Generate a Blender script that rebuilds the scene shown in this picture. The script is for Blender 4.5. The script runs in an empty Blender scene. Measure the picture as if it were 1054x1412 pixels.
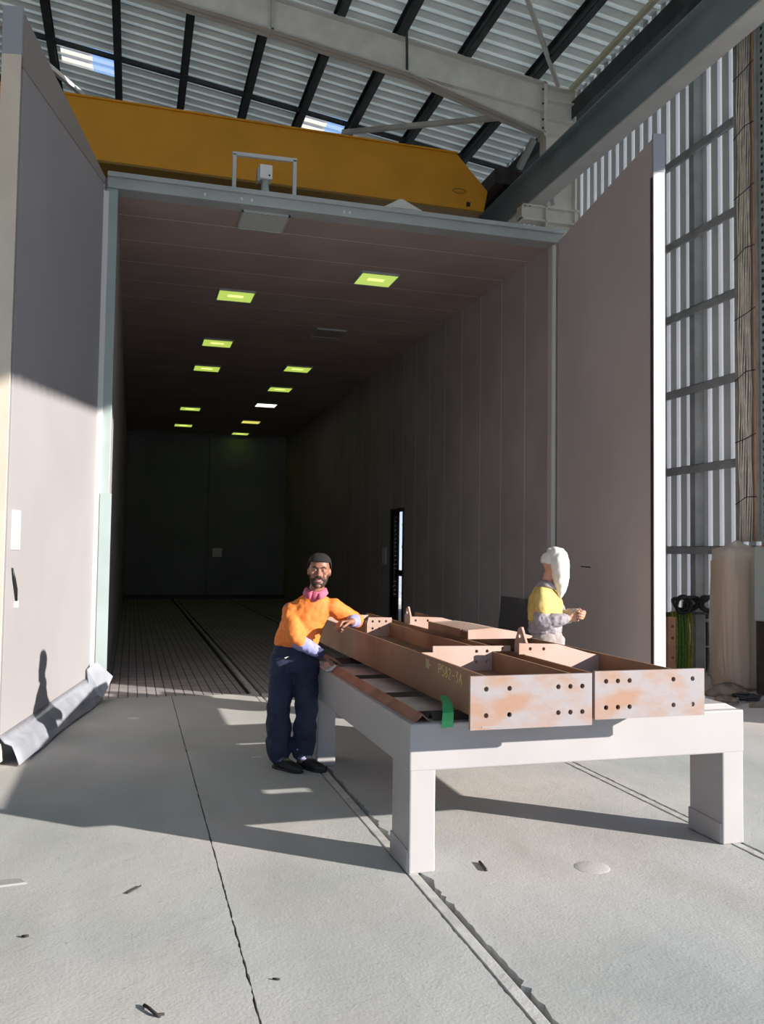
import bpy, bmesh, math, random
from mathutils import Vector, Matrix, Quaternion
random.seed(7)
S = bpy.context.scene
COL = S.collection
V = Vector
PI = math.pi

# ------------------------------------------------------------------ materials
def nd(nt, t, **kw):
    n = nt.nodes.new(t)
    for k, v in kw.items():
        setattr(n, k, v)
    return n

def M(name, col, rough=.6, metal=0., var=0., vscale=4., col2=None, bump=0., bscale=60., spec=.5, detail=5., stretch=(1, 1, 1), lo=.38, hi=.62):
    m = bpy.data.materials.new(name); m.use_nodes = True
    nt = m.node_tree; b = nt.nodes['Principled BSDF']
    b.inputs['Roughness'].default_value = rough
    b.inputs['Metallic'].default_value = metal
    b.inputs['Specular IOR Level'].default_value = spec
    b.inputs['Base Color'].default_value = (*col, 1)
    tc = nd(nt, 'ShaderNodeTexCoord'); mp = nd(nt, 'ShaderNodeMapping'); mp.inputs['Scale'].default_value = stretch
    nt.links.new(tc.outputs['Object'], mp.inputs['Vector'])
    if var or col2:
        n = nd(nt, 'ShaderNodeTexNoise'); n.inputs['Scale'].default_value = vscale; n.inputs['Detail'].default_value = detail
        nt.links.new(mp.outputs[0], n.inputs['Vector'])
        r = nd(nt, 'ShaderNodeValToRGB'); r.color_ramp.elements[0].position = lo; r.color_ramp.elements[1].position = hi
        c2 = col2 if col2 else tuple(min(1, c * (1 + var)) for c in col)
        c1 = col if col2 else tuple(c * (1 - var) for c in col)
        r.color_ramp.elements[0].color = (*c1, 1); r.color_ramp.elements[1].color = (*c2, 1)
        nt.links.new(n.outputs['Fac'], r.inputs['Fac']); nt.links.new(r.outputs['Color'], b.inputs['Base Color'])
    if bump:
        n2 = nd(nt, 'ShaderNodeTexNoise'); n2.inputs['Scale'].default_value = bscale; n2.inputs['Detail'].default_value = 6
        nt.links.new(mp.outputs[0], n2.inputs['Vector'])
        bp = nd(nt, 'ShaderNodeBump'); bp.inputs['Strength'].default_value = bump; bp.inputs['Distance'].default_value = .02
        nt.links.new(n2.outputs['Fac'], bp.inputs['Height']); nt.links.new(bp.outputs['Normal'], b.inputs['Normal'])
    return m

def seam_mat(name, col, seam, axis, pitch, offset, width, rough=.7, var=.08):
    """lining sheets with pale seams every `pitch` metres along one axis"""
    m = M(name, col, rough, var=var, vscale=.9, bump=.03, bscale=30)
    nt = m.node_tree; b = nt.nodes['Principled BSDF']
    src = b.inputs['Base Color'].links[0].from_socket
    tc = nd(nt, 'ShaderNodeTexCoord'); sx = nd(nt, 'ShaderNodeSeparateXYZ'); nt.links.new(tc.outputs['Object'], sx.inputs[0])
    a = nd(nt, 'ShaderNodeMath', operation='SUBTRACT'); nt.links.new(sx.outputs[axis], a.inputs[0]); a.inputs[1].default_value = offset
    w = nd(nt, 'ShaderNodeMath', operation='PINGPONG'); nt.links.new(a.outputs[0], w.inputs[0]); w.inputs[1].default_value = pitch / 2
    l = nd(nt, 'ShaderNodeMath', operation='LESS_THAN'); nt.links.new(w.outputs[0], l.inputs[0]); l.inputs[1].default_value = width / 2
    mx = nd(nt, 'ShaderNodeMix', data_type='RGBA'); nt.links.new(l.outputs[0], mx.inputs['Factor'])
    nt.links.new(src, mx.inputs['A']); mx.inputs['B'].default_value = (*seam, 1)
    nt.links.new(mx.outputs['Result'], b.inputs['Base Color'])
    return m

def concrete(name, c1, c2, c3):
    m = bpy.data.materials.new(name); m.use_nodes = True
    nt = m.node_tree; b = nt.nodes['Principled BSDF']; b.inputs['Roughness'].default_value = .85; b.inputs['Specular IOR Level'].default_value = .25
    tc = nd(nt, 'ShaderNodeTexCoord')
    def noise(sc, det=6, st=(1, 1, 1), dist=0):
        mp = nd(nt, 'ShaderNodeMapping'); mp.inputs['Scale'].default_value = st; nt.links.new(tc.outputs['Object'], mp.inputs[0])
        n = nd(nt, 'ShaderNodeTexNoise'); n.inputs['Scale'].default_value = sc; n.inputs['Detail'].default_value = det; n.inputs['Distortion'].default_value = dist
        nt.links.new(mp.outputs[0], n.inputs['Vector']); return n.outputs['Fac']
    def ramp(f, p0, p1, a, bb):
        r = nd(nt, 'ShaderNodeValToRGB'); r.color_ramp.elements[0].position = p0; r.color_ramp.elements[1].position = p1
        r.color_ramp.elements[0].color = (*a, 1); r.color_ramp.elements[1].color = (*bb, 1); nt.links.new(f, r.inputs['Fac']); return r.outputs['Color']
    def mix(f, a, bb, mode='MIX'):
        x = nd(nt, 'ShaderNodeMix', data_type='RGBA', blend_type=mode)
        if hasattr(f, 'is_output'): nt.links.new(f, x.inputs['Factor'])
        else: x.inputs['Factor'].default_value = f
        nt.links.new(a, x.inputs['A']); nt.links.new(bb, x.inputs['B']); return x.outputs['Result']
    base = ramp(noise(.55, 5), .35, .65, c1, c2)
    st = ramp(noise(1.7, 7, (1, .45, 1), .6), .42, .68, (1, 1, 1), c3)
    c = mix(.55, base, st, 'MULTIPLY')
    sp = ramp(noise(38, 3), .66, .72, (1, 1, 1), (.62, .6, .58))
    c = mix(.6, c, sp, 'MULTIPLY')
    nt.links.new(c, b.inputs['Base Color'])
    h = nd(nt, 'ShaderNodeMath', operation='MULTIPLY_ADD'); nt.links.new(noise(9, 8, (1, 1, 1), .5), h.inputs[0]); h.inputs[1].default_value = 1.6
    nt.links.new(noise(70, 6), h.inputs[2])
    bu = nd(nt, 'ShaderNodeBump'); bu.inputs['Strength'].default_value = .17; bu.inputs['Distance'].default_value = .012
    nt.links.new(h.outputs[0], bu.inputs['Height']); nt.links.new(bu.outputs['Normal'], b.inputs['Normal'])
    return m

def emis(name, col, strength, edge=None):
    m = bpy.data.materials.new(name); m.use_nodes = True
    nt = m.node_tree; b = nt.nodes['Principled BSDF']
    b.inputs['Base Color'].default_value = (.6, .6, .55, 1)
    b.inputs['Emission Color'].default_value = (*col, 1); b.inputs['Emission Strength'].default_value = strength
    return m

MT = {}
def build_materials():
    m = MT
    m['concrete'] = concrete('concrete', (.42, .438, .43), (.555, .525, .50), (.80, .78, .76))
    m['groove'] = M('groove_dirt', (.03, .028, .026), .95, bump=.4, bscale=40)
    m['rail'] = M('worn_rail', (.50, .49, .47), .7, var=.12, vscale=8, bump=.15, bscale=50)
    m['ground'] = M('outside_ground', (.62, .59, .54), .95, var=.1, vscale=.6)
    m['lining_wall'] = seam_mat('booth_wall_lining', (.36, .315, .315), (.80, .76, .74), 'Y', .8, 10.89, .012)
    m['lining_ceiling'] = seam_mat('booth_ceiling_lining', (.43, .335, .30), (.85, .78, .74), 'Y', .87, 10.77, .014)
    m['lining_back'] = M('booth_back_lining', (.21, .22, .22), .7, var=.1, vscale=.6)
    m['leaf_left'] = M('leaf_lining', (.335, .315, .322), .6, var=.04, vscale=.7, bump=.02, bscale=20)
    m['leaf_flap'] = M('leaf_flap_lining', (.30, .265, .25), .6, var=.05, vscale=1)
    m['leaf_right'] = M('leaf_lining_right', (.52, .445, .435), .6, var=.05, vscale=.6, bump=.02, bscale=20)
    m['leaf_edge'] = M('leaf_edge_cream', (.66, .58, .48), .5, var=.04, vscale=3)
    m['leaf_cap'] = M('leaf_cap_steel', (.36, .38, .42), .45, metal=.2)
    m['frame_green'] = M('painted_frame', (.36, .43, .425), .5, var=.05, vscale=2)
    m['frame_grey'] = M('painted_head', (.40, .43, .43), .5, var=.06, vscale=2)
    m['frame_white'] = M('white_strip', (.75, .75, .74), .5)
    m['skirt'] = M('rubber_skirt', (.33, .34, .38), .25, var=.12, vscale=5, spec=.6)
    m['plate_white'] = M('white_plate', (.78, .78, .77), .5)
    m['black'] = M('black_metal', (.012, .012, .013), .5)
    m['bench'] = M('bench_paint', (.42, .40, .40), .45, var=.035, vscale=2.5, bump=.015, bscale=12)
    m['bench_top'] = M('bench_top_steel', (.74, .68, .64), .55, var=.12, vscale=5)
    m['dark_steel'] = M('dark_steel', (.055, .045, .042), .5, metal=.3, var=.25, vscale=7)
    m['brown_steel'] = M('rusty_angle_steel', (.24, .115, .075), .55, metal=.15, var=.3, vscale=5)
    m['rust'] = M('rusty_flange', (.20, .10, .05), .55, metal=.1, col2=(.33, .18, .105), vscale=2.2, bump=.06, bscale=40, lo=.36, hi=.66)
    m['rust_shaded'] = M('rusty_web', (.16, .085, .055), .6, metal=.1, col2=(.26, .15, .10), vscale=4)  # rust, darkened to paint in the shade inside the beam
    m['gusset'] = M('bare_gusset', (.46, .295, .225), .55, metal=.05, col2=(.52, .385, .33), vscale=3, bump=.04, bscale=60)
    m['plate'] = M('end_plate', (.34, .20, .135), .6, metal=.05, col2=(.315, .285, .295), vscale=5.5, bump=.06, bscale=25, stretch=(.9, 1, 1.6), lo=.36, hi=.60, detail=10)
    m['chalk'] = M('yellow_chalk', (.88, .68, .30), .9)
    m['tag_green'] = M('green_tape', (.05, .46, .17), .4)
    m['crane'] = M('crane_yellow', (.80, .36, .016), .45, var=.07, vscale=.8)
    m['crane_dark'] = M('crane_shade_and_ring', (.28, .16, .02), .5)  # dark tone paints in shade under the girder; also used for the ring
    m['steel_cream'] = M('cream_painted_steel', (.84, .82, .74), .55, var=.07, vscale=2.5)
    m['steel_grey'] = M('grey_painted_steel', (.55, .57, .56), .55, var=.06, vscale=2)
    m['steel_blue'] = M('blue_grey_runway', (.26, .33, .345), .5, var=.08, vscale=1.5)
    m['steel_lightgrey'] = M('light_grey_flange', (.66, .66, .62), .55, var=.05, vscale=2)
    m['purlin'] = M('dark_purlin', (.05, .062, .066), .5, metal=.2, var=.2, vscale=3)
    m['girt'] = M('galvanised_girt', (.40, .42, .42), .5, metal=.1, var=.12, vscale=3)
    m['strut_yellow'] = M('pale_yellow_strut', (.78, .76, .52), .6)
    m['roof'] = M('roof_underside', (.80, .85, .81), .5, metal=0, var=.10, vscale=1.2)
    m['roof_rib'] = M('roof_rib', (.84, .88, .85), .5, var=.08, vscale=1.2)
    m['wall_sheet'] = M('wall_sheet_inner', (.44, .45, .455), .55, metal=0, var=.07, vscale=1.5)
    m['wall_rib'] = M('wall_rib_lit', (.92, .93, .93), .5)  # near-white to paint in the light showing on the ribs
    m['wall_dark'] = M('dark_wall_sheet', (.10, .11, .115), .7, var=.1, vscale=1)
    m['cable'] = M('pale_cable', (.86, .80, .68), .5, var=.15, vscale=6)
    m['conduit'] = M('orange_conduit', (.60, .30, .18), .55, var=.1, vscale=4)
    m['tray'] = M('tray_steel', (.40, .40, .36), .5, metal=.2, var=.1, vscale=5)
    m['wood'] = M('wrapped_wood', (.60, .34, .20), .7, var=.15, vscale=3, stretch=(4, 4, .5))
    m['motor_blue'] = M('motor_blue', (.05, .08, .13), .5)
    m['fin_white'] = M('white_sheet', (.80, .76, .70), .7)
    m['green_sling'] = M('green_sling', (.10, .22, .04), .8, var=.2, vscale=20)
    m['yellow_sling'] = M('olive_yellow_sling', (.30, .28, .05), .8, var=.2, vscale=20)
    m['hose'] = M('black_hose', (.018, .018, .02), .5)
    m['cabinet'] = M('cabinet_green_grey', (.40, .47, .45), .5)
    m['orange_shell'] = M('orange_shell', (.45, .15, .06), .4)
    m['rag_brown'] = M('dirty_rag', (.20, .16, .12), .9, var=.3, vscale=9)
    m['sheetmat'] = M('sheet_reflections', (.13, .125, .125), .3, metal=.1, col2=(.42, .41, .41), vscale=2.2, lo=.52, hi=.70)  # pale blotches paint in light reflected on the dark sheet
    m['rag_white'] = M('white_rag', (.66, .64, .60), .9)
    # clothing, skin
    m['skin_dark'] = M('skin_brown', (.30, .135, .085), .5, var=.12, vscale=14)
    m['skin_light'] = M('skin_tan', (.56, .30, .20), .5, var=.1, vscale=14)
    m['hair'] = M('black_hair', (.014, .012, .012), .85, bump=.6, bscale=260)
    m['beard'] = M('beard_stubble', (.045, .026, .02), .85, bump=.5, bscale=260)
    m['orange'] = M('hi_vis_orange', (.86, .225, .04), .75, var=.05, vscale=6, bump=.12, bscale=90)
    m['periwinkle'] = M('sunlit_navy_sleeve', (.30, .30, .55), .8, var=.1, vscale=8, bump=.1, bscale=90)  # navy cloth, its sunlit look put into the colour
    m['navy'] = M('navy_trousers', (.022, .028, .062), .85, var=.2, vscale=6, bump=.1, bscale=90)
    m['cuffnavy'] = M('navy_cuff', (.05, .05, .12), .85)
    m['pink'] = M('pink_collar', (.56, .12, .20), .8, var=.12, vscale=14)
    m['boot'] = M('black_boot', (.018, .018, .018), .55, bump=.1, bscale=60)
    m['lilac'] = M('lilac_hem_band', (.50, .47, .72), .85)
    m['yellow'] = M('hi_vis_yellow', (.60, .43, .14), .8, var=.08, vscale=7, bump=.1, bscale=90)
    m['grey_cloth'] = M('grey_work_cloth', (.34, .30, .33), .85, var=.2, vscale=9, bump=.1, bscale=90)
    m['beige_cloth'] = M('beige_grey_trousers', (.34, .29, .275), .85, var=.25, vscale=7)
    m['white_cloth'] = M('white_hood', (.72, .70, .66), .85, var=.03, vscale=6, bump=.06, bscale=60)
    m['white_eye'] = M('eye_white', (.42, .38, .34), .3)
    m['lip'] = M('lip', (.24, .08, .065), .5)
    m['teeth'] = M('teeth', (.75, .70, .62), .35)
    m['leaf'] = M('shrub_leaf', (.16, .26, .07), .7, var=.3, vscale=3)
    m['stick'] = M('dark_twig', (.05, .04, .035), .9)
    m['stone'] = M('stone_chip', (.34, .33, .31), .9)
    m['light_lit'] = emis('lamp_green', (.50, .68, .10), .95)
    m['light_core'] = emis('lamp_core', (.72, .86, .22), 1.5)
    m['light_yellow'] = emis('lamp_yellow', (.80, .70, .14), 1.0)
    m['light_white'] = emis('lamp_white', (.95, .97, .80), 2.0)
    m['light_off'] = M('lamp_off', (.60, .64, .60), .4)
    m['light_off_dim'] = M('lamp_off_grey', (.34, .31, .30), .5)
    # booth floor tile
    t = M('booth_floor_grid', (.36, .33, .33), .6, var=.1, vscale=1.5)
    nt = t.node_tree; b = nt.nodes['Principled BSDF']; src = b.inputs['Base Color'].links[0].from_socket
    tc = nd(nt, 'ShaderNodeTexCoord'); br = nd(nt, 'ShaderNodeTexBrick', offset=0.)
    br.inputs['Scale'].default_value = 1; br.inputs['Brick Width'].default_value = .1035; br.inputs['Row Height'].default_value = .30
    br.inputs['Mortar Size'].default_value = .006; br.inputs['Mortar Smooth'].default_value = .1; br.inputs['Mortar'].default_value = (.05, .045, .05, 1)
    nt.links.new(tc.outputs['Object'], br.inputs['Vector']); nt.links.new(src, br.inputs['Color1']); nt.links.new(src, br.inputs['Color2'])
    nt.links.new(br.outputs['Color'], b.inputs['Base Color'])
    bu = nd(nt, 'ShaderNodeBump', invert=True); bu.inputs['Strength'].default_value = .5; bu.inputs['Distance'].default_value = .01
    nt.links.new(br.outputs['Fac'], bu.inputs['Height']); nt.links.new(bu.outputs['Normal'], b.inputs['Normal'])
    m['booth_floor'] = t
    # translucent roof sheets and the plastic wrap
    def trans(name, col, rough, kind):
        q = bpy.data.materials.new(name); q.use_nodes = True; nt = q.node_tree
        out = nt.nodes['Material Output']; nt.nodes.remove(nt.nodes['Principled BSDF'])
        a = nd(nt, 'ShaderNodeBsdfTranslucent'); a.inputs['Color'].default_value = (*col, 1)
        c = nd(nt, 'ShaderNodeBsdfDiffuse' if kind != 'clear' else 'ShaderNodeBsdfTransparent'); c.inputs['Color'].default_value = (*col, 1)
        if kind == 'wrap':
            d = nd(nt, 'ShaderNodeBsdfTransparent'); mm = nd(nt, 'ShaderNodeMixShader'); mm.inputs[0].default_value = .52
            nt.links.new(c.outputs[0], mm.inputs[1]); nt.links.new(d.outputs[0], mm.inputs[2]); cs = mm.outputs[0]
        else: cs = c.outputs[0]
        mx = nd(nt, 'ShaderNodeMixShader'); mx.inputs[0].default_value = {'fibre': .15, 'clear': .75, 'wrap': .85}[kind]
        nt.links.new(a.outputs[0], mx.inputs[1]); nt.links.new(cs, mx.inputs[2]); nt.links.new(mx.outputs[0], out.inputs[0]); return q
    def glow_sheet(base, factor, tcol):  # translucency added so roof and right wall sheets brighten the shed
        q = MT[base]; nt = q.node_tree; b = nt.nodes['Principled BSDF']; out = nt.nodes['Material Output']
        a = nd(nt, 'ShaderNodeBsdfTranslucent'); a.inputs['Color'].default_value = (*tcol, 1)
        mx = nd(nt, 'ShaderNodeMixShader'); mx.inputs[0].default_value = factor
        nt.links.new(b.outputs[0], mx.inputs[1]); nt.links.new(a.outputs[0], mx.inputs[2]); nt.links.new(mx.outputs[0], out.inputs[0])
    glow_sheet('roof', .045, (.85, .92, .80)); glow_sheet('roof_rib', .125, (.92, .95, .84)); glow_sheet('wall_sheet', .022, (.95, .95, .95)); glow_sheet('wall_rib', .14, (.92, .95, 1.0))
    m['fibre'] = trans('fibreglass_warm', (.95, .80, .62), .5, 'fibre')
    m['clear'] = trans('clear_sheet', (.80, .88, .95), .5, 'clear')
    m['wrap'] = trans('plastic_wrap', (.85, .79, .66), .3, 'wrap')
build_materials()

# ------------------------------------------------------------------ mesh builder
class MB:
    def __init__(s): s.v = []; s.f = []; s.mi = []; s.cur = 0
    def add(s, vs, fs):
        o = len(s.v); s.v += [V(p) for p in vs]
        s.f += [tuple(i + o for i in f) for f in fs]; s.mi += [s.cur] * len(fs); return s
    def box(s, x0, x1, y0, y1, z0, z1):
        return s.add([(x, y, z) for x in (x0, x1) for y in (y0, y1) for z in (z0, z1)],
                     [(0, 1, 3, 2), (4, 6, 7, 5), (0, 4, 5, 1), (2, 3, 7, 6), (0, 2, 6, 4), (1, 5, 7, 3)])
    def obox(s, c, ex, ey, ez):
        c, ex, ey, ez = V(c), V(ex), V(ey), V(ez)
        return s.add([c + ex * a + ey * b + ez * d for a in (-1, 1) for b in (-1, 1) for d in (-1, 1)],
                     [(0, 1, 3, 2), (4, 6, 7, 5), (0, 4, 5, 1), (2, 3, 7, 6), (0, 2, 6, 4), (1, 5, 7, 3)])
    def bar(s, p, q, w, h, up=(0, 0, 1)):
        p, q = V(p), V(q); d = (q - p); L = d.length; d.normalize()
        sd = d.cross(V(up))
        if sd.length < 1e-4: sd = d.cross(V((0, 1, 0)))
        sd.normalize(); u = sd.cross(d)
        return s.obox((p + q) / 2, d * L / 2, sd * w / 2, u * h / 2)
    def prism(s, poly, fn, a0, a1):
        n = len(poly)
        vs = [fn(p[0], p[1], a0) for p in poly] + [fn(p[0], p[1], a1) for p in poly]
        return s.add(vs, [tuple(range(n)), tuple(range(2 * n - 1, n - 1, -1))] + [(i, i + n, (i + 1) % n + n, (i + 1) % n) for i in range(n)])
    def rings(s, rs, cap=True, closed=False):
        n = len(rs[0]); vs = [p for r in rs for p in r]; m = len(rs); fs = []
        for k in range(m if closed else m - 1):
            k2 = (k + 1) % m
            fs += [(k * n + i, k * n + (i + 1) % n, k2 * n + (i + 1) % n, k2 * n + i) for i in range(n)]
        if cap and not closed: fs += [tuple(range(n - 1, -1, -1)), tuple((m - 1) * n + i for i in range(n))]
        return s.add(vs, fs)
    def tube(s, pts, r, n=8, closed=False):
        pts = [V(p) for p in pts]; m = len(pts); rs = []; prev = None
        for i, p in enumerate(pts):
            a = pts[i - 1] if (i or closed) else p; b = pts[(i + 1) % m] if (i < m - 1 or closed) else p
            t = (b - a).normalized()
            if prev is None:
                u = t.orthogonal().normalized()
            else:
                u = prev - t * prev.dot(t)
                u = u.normalized() if u.length > 1e-6 else t.orthogonal().normalized()
            prev = u; w = t.cross(u); rr = r[i] if isinstance(r, (list, tuple)) else r
            rs.append([p + (u * math.cos(2 * PI * k / n) + w * math.sin(2 * PI * k / n)) * rr for k in range(n)])
        return s.rings(rs, True, closed)
    def limb(s, pts, radii, n=14):
        """tapering limb with rounded ends through a chain of joints (smoothed)"""
        pts = [V(p) for p in pts]; P = []; R = []
        for i in range(len(pts) - 1):
            k = 5
            for j in range(k):
                t = j / k
                p0 = pts[max(i - 1, 0)]; p1 = pts[i]; p2 = pts[i + 1]; p3 = pts[min(i + 2, len(pts) - 1)]
                lin = p1.lerp(p2, t)
                cr = .5 * ((2 * p1) + (p2 - p0) * t + (2 * p0 - 5 * p1 + 4 * p2 - p3) * t * t + (3 * p1 - p0 - 3 * p2 + p3) * t ** 3)
                P.append(lin.lerp(cr, .6)); R.append(radii[i] + (radii[i + 1] - radii[i]) * t)
        P.append(pts[-1]); R.append(radii[-1])
        t0 = (P[1] - P[0]).normalized(); t1 = (P[-1] - P[-2]).normalized(); r0, r1 = R[0], R[-1]
        P = [P[0] - t0 * r0 * .92, P[0] - t0 * r0 * .6] + P + [P[-1] + t1 * r1 * .6, P[-1] + t1 * r1 * .92]
        R = [r0 * .35, r0 * .8] + R + [r1 * .8, r1 * .35]
        return s.tube(P, R, n)
    def loft(s, secs, n=20):
        """secs: (centre, u half-axis vector, v half-axis vector[, squareness])"""
        rs = []
        for q in secs:
            c, u, v = V(q[0]), V(q[1]), V(q[2]); e = q[3] if len(q) > 3 else 1.
            ring = []
            for k in range(n):
                a = 2 * PI * k / n; ca, sa = math.cos(a), math.sin(a)
                ring.append(c + u * math.copysign(abs(ca) ** e, ca) + v * math.copysign(abs(sa) ** e, sa))
            rs.append(ring)
        return s.rings(rs)
    def ball(s, c, rx, ry=None, rz=None, n=14, m=9, rot=None):
        ry = ry or rx; rz = rz or rx; c = V(c); rs = []
        for j in range(m + 1):
            a = -PI / 2 + PI * (.02 + .96 * j / m)
            ring = []
            for k in range(n):
                p = V((rx * math.cos(a) * math.cos(2 * PI * k / n), ry * math.cos(a) * math.sin(2 * PI * k / n), rz * math.sin(a)))
                ring.append(c + (rot @ p if rot else p))
            rs.append(ring)
        return s.rings(rs)
    def lathe(s, prof, c, n=20):
        c = V(c)
        return s.rings([[c + V((r * math.cos(2 * PI * k / n), r * math.sin(2 * PI * k / n), z)) for k in range(n)] for r, z in prof])
    def xform(s, mt):
        s.v = [mt @ p for p in s.v]; return s
    def emit(s, name, mat, parent=None, smooth=False, bevel=0, local=False, remesh=0, relax=0, wrinkle=None, label=None, recalc=True):
        off = V((0, 0, 0))
        if parent is not None and not local:
            q = parent
            while q is not None: off += q.location; q = q.parent
        me = bpy.data.meshes.new(name)
        me.from_pydata([p - off for p in s.v], [], s.f)
        mats = mat if isinstance(mat, (list, tuple)) else [mat]
        for q in mats: me.materials.append(MT[q])
        for i, p in enumerate(me.polygons): p.material_index = s.mi[i]
        if recalc:
            bm = bmesh.new(); bm.from_mesh(me); bmesh.ops.recalc_face_normals(bm, faces=bm.faces); bm.to_mesh(me); bm.free()
        if smooth:
            for p in me.polygons: p.use_smooth = True
        o = bpy.data.objects.new(name, me); COL.objects.link(o)
        if parent is not None: o.parent = parent
        if bevel:
            b = o.modifiers.new('bevel', 'BEVEL'); b.width = bevel; b.segments = 2; b.limit_method = 'ANGLE'; b.angle_limit = math.radians(40)
        if remesh:
            r = o.modifiers.new('remesh', 'REMESH'); r.mode = 'VOXEL'; r.voxel_size = remesh; r.use_smooth_shade = True
        if relax:
            r = o.modifiers.new('relax', 'SMOOTH'); r.factor = .5; r.iterations = relax
        if wrinkle:
            for sz, st in wrinkle:
                tx = bpy.data.textures.new('cloth_folds', 'CLOUDS'); tx.noise_scale = sz; tx.noise_depth = 1
                d = o.modifiers.new('folds', 'DISPLACE'); d.texture = tx; d.strength = st; d.mid_level = .5; d.texture_coords = 'LOCAL'
        if label: o['label'] = label
        return o

def tag(o, label, cat, group=None):
    o['label'] = label; o['category'] = cat
    if group: o['group'] = group
    return o
def thing(name, loc, label, cat, group=None):
    o = bpy.data.objects.new(name, None); o.empty_display_size = .2; o.location = loc; COL.objects.link(o)
    return tag(o, label, cat, group)
def struct(o):
    o['kind'] = 'structure'; return o
def copy_thing(src, loc, label):
    r = src.copy(); COL.objects.link(r); r.location = loc; r['label'] = label
    for ch in list(src.children):
        c = ch.copy(); COL.objects.link(c); c.parent = r
        for g in ch.children:
            d = g.copy(); COL.objects.link(d); d.parent = c
    return r

def plate_holes(outline, holes, th, fn, mb=None):
    """flat plate with true drilled holes: 2D outline filled and thickened, fn maps (u, v, w) to the place"""
    cu = bpy.data.curves.new('plate_outline', 'CURVE'); cu.dimensions = '2D'; cu.fill_mode = 'BOTH'; cu.extrude = th / 2
    def sp(pts):
        q = cu.splines.new('POLY'); q.points.add(len(pts) - 1); q.use_cyclic_u = True
        for i, p in enumerate(pts): q.points[i].co = (p[0], p[1], 0, 1)
    sp(outline)
    for cx, cy, r in holes: sp([(cx + r * math.cos(2 * PI * k / 14), cy + r * math.sin(2 * PI * k / 14)) for k in range(14)])
    ob = bpy.data.objects.new('plate_outline', cu); COL.objects.link(ob)
    dg = bpy.context.evaluated_depsgraph_get(); me = bpy.data.meshes.new_from_object(ob.evaluated_get(dg))
    mb = mb or MB()
    mb.add([fn(v.co.x, v.co.y, v.co.z) for v in me.vertices], [tuple(p.vertices) for p in me.polygons])
    bpy.data.objects.remove(ob); bpy.data.curves.remove(cu); bpy.data.meshes.remove(me)
    return mb

def nz(a, b=0., c=0.):
    from mathutils import noise
    return noise.noise(V((a, b, c)))
SUN_E, SKY_E, EXPO = 8.7, 1.0, 0.0
# ------------------------------------------------------------------ sizes of the place (metres; z = 0 is the floor)
BX0, BX1, BY0, BY1, BH = -.26, 5.18, 10.05, 30.3, 5.686      # booth interior
WX = 8.0                                                      # right shed wall
RS = -.13                                                     # roof slope along x
def roof_z(x): return 10.42 + RS * (x - 7.15) + .22           # underside of the roof sheet

# ------------------------------------------------------------------ floor
def edge_strip(mb, x0, x1, ys, j0, j1, top=0., bot=-.07, seed=0.):
    L, R = [], []
    for y in ys:
        a = x0 + (j0 * (nz(y * 9, seed) * .8 + nz(y * 31, seed + 4) * .7) if j0 else 0)
        b = x1 + (j1 * (nz(y * 8, seed + 9) * .8 + nz(y * 33, seed + 14) * .7) if j1 else 0)
        L.append((a, y)); R.append((b, y))
    n = len(ys); vs = []
    for (a, y), (b, _) in zip(L, R): vs += [(a, y, top), (b, y, top), (a, y, bot), (b, y, bot)]
    fs = []
    for i in range(n - 1):
        k = 4 * i
        fs += [(k, k + 1, k + 5, k + 4), (k, k + 4, k + 6, k + 2), (k + 1, k + 3, k + 7, k + 5)]
    fs += [(0, 2, 3, 1), (4 * n - 4, 4 * n - 3, 4 * n - 1, 4 * n - 2)]
    mb.add(vs, fs)
ys = [-8 + i for i in range(10)] + [2.0 + .03 * i for i in range(1, 268)]
ys = [y for y in ys if y < BY0] + [BY0]
fl = MB()
edge_strip(fl, -14, .468, ys, 0, .007, seed=1)
edge_strip(fl, .476, 1.386, ys, .006, .006, seed=2)
edge_strip(fl, 1.480, 3.328, ys, .030, .008, seed=3)
edge_strip(fl, 3.418, 8.3, ys, .014, 0, seed=4)
fl.box(-14, BX0 - .16, BY0, 32, -.07, 0); fl.box(BX1 + .16, 8.3, BY0, 32, -.07, 0)
struct(fl.emit('floor', 'concrete'))
g = MB(); g.box(-14, 8.3, -8, 32, -.16, -.05)
struct(g.emit('trim_1', 'groove'))
bf = MB()
for x0, x1 in ((BX0 - .1, 1.31), (1.50, 3.25), (3.44, BX1 + .1)): bf.box(x0, x1, BY0 + .004, BY1 + .2, -.07, 0)
struct(bf.emit('floor_booth', 'booth_floor'))
for x, lab in ((1.396, 'flush floor rail under the left bench legs, running from the foreground into the booth'),
               (3.342, 'flush floor rail under the right bench legs, running into the booth')):
    r = MB(); r.box(x, x + .052, -7.9, BY1 - .1, -.07, .002)
    tag(r.emit('floor_rail', 'rail', bevel=.003), lab, 'rail', 'floor rails')
go = MB()
go.box(8.3, 90, -60, 90, -.6, -.06); go.box(-60, 8.3, -60, -8, -.6, -.06)
struct(go.emit('ground_outside', 'ground'))
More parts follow.
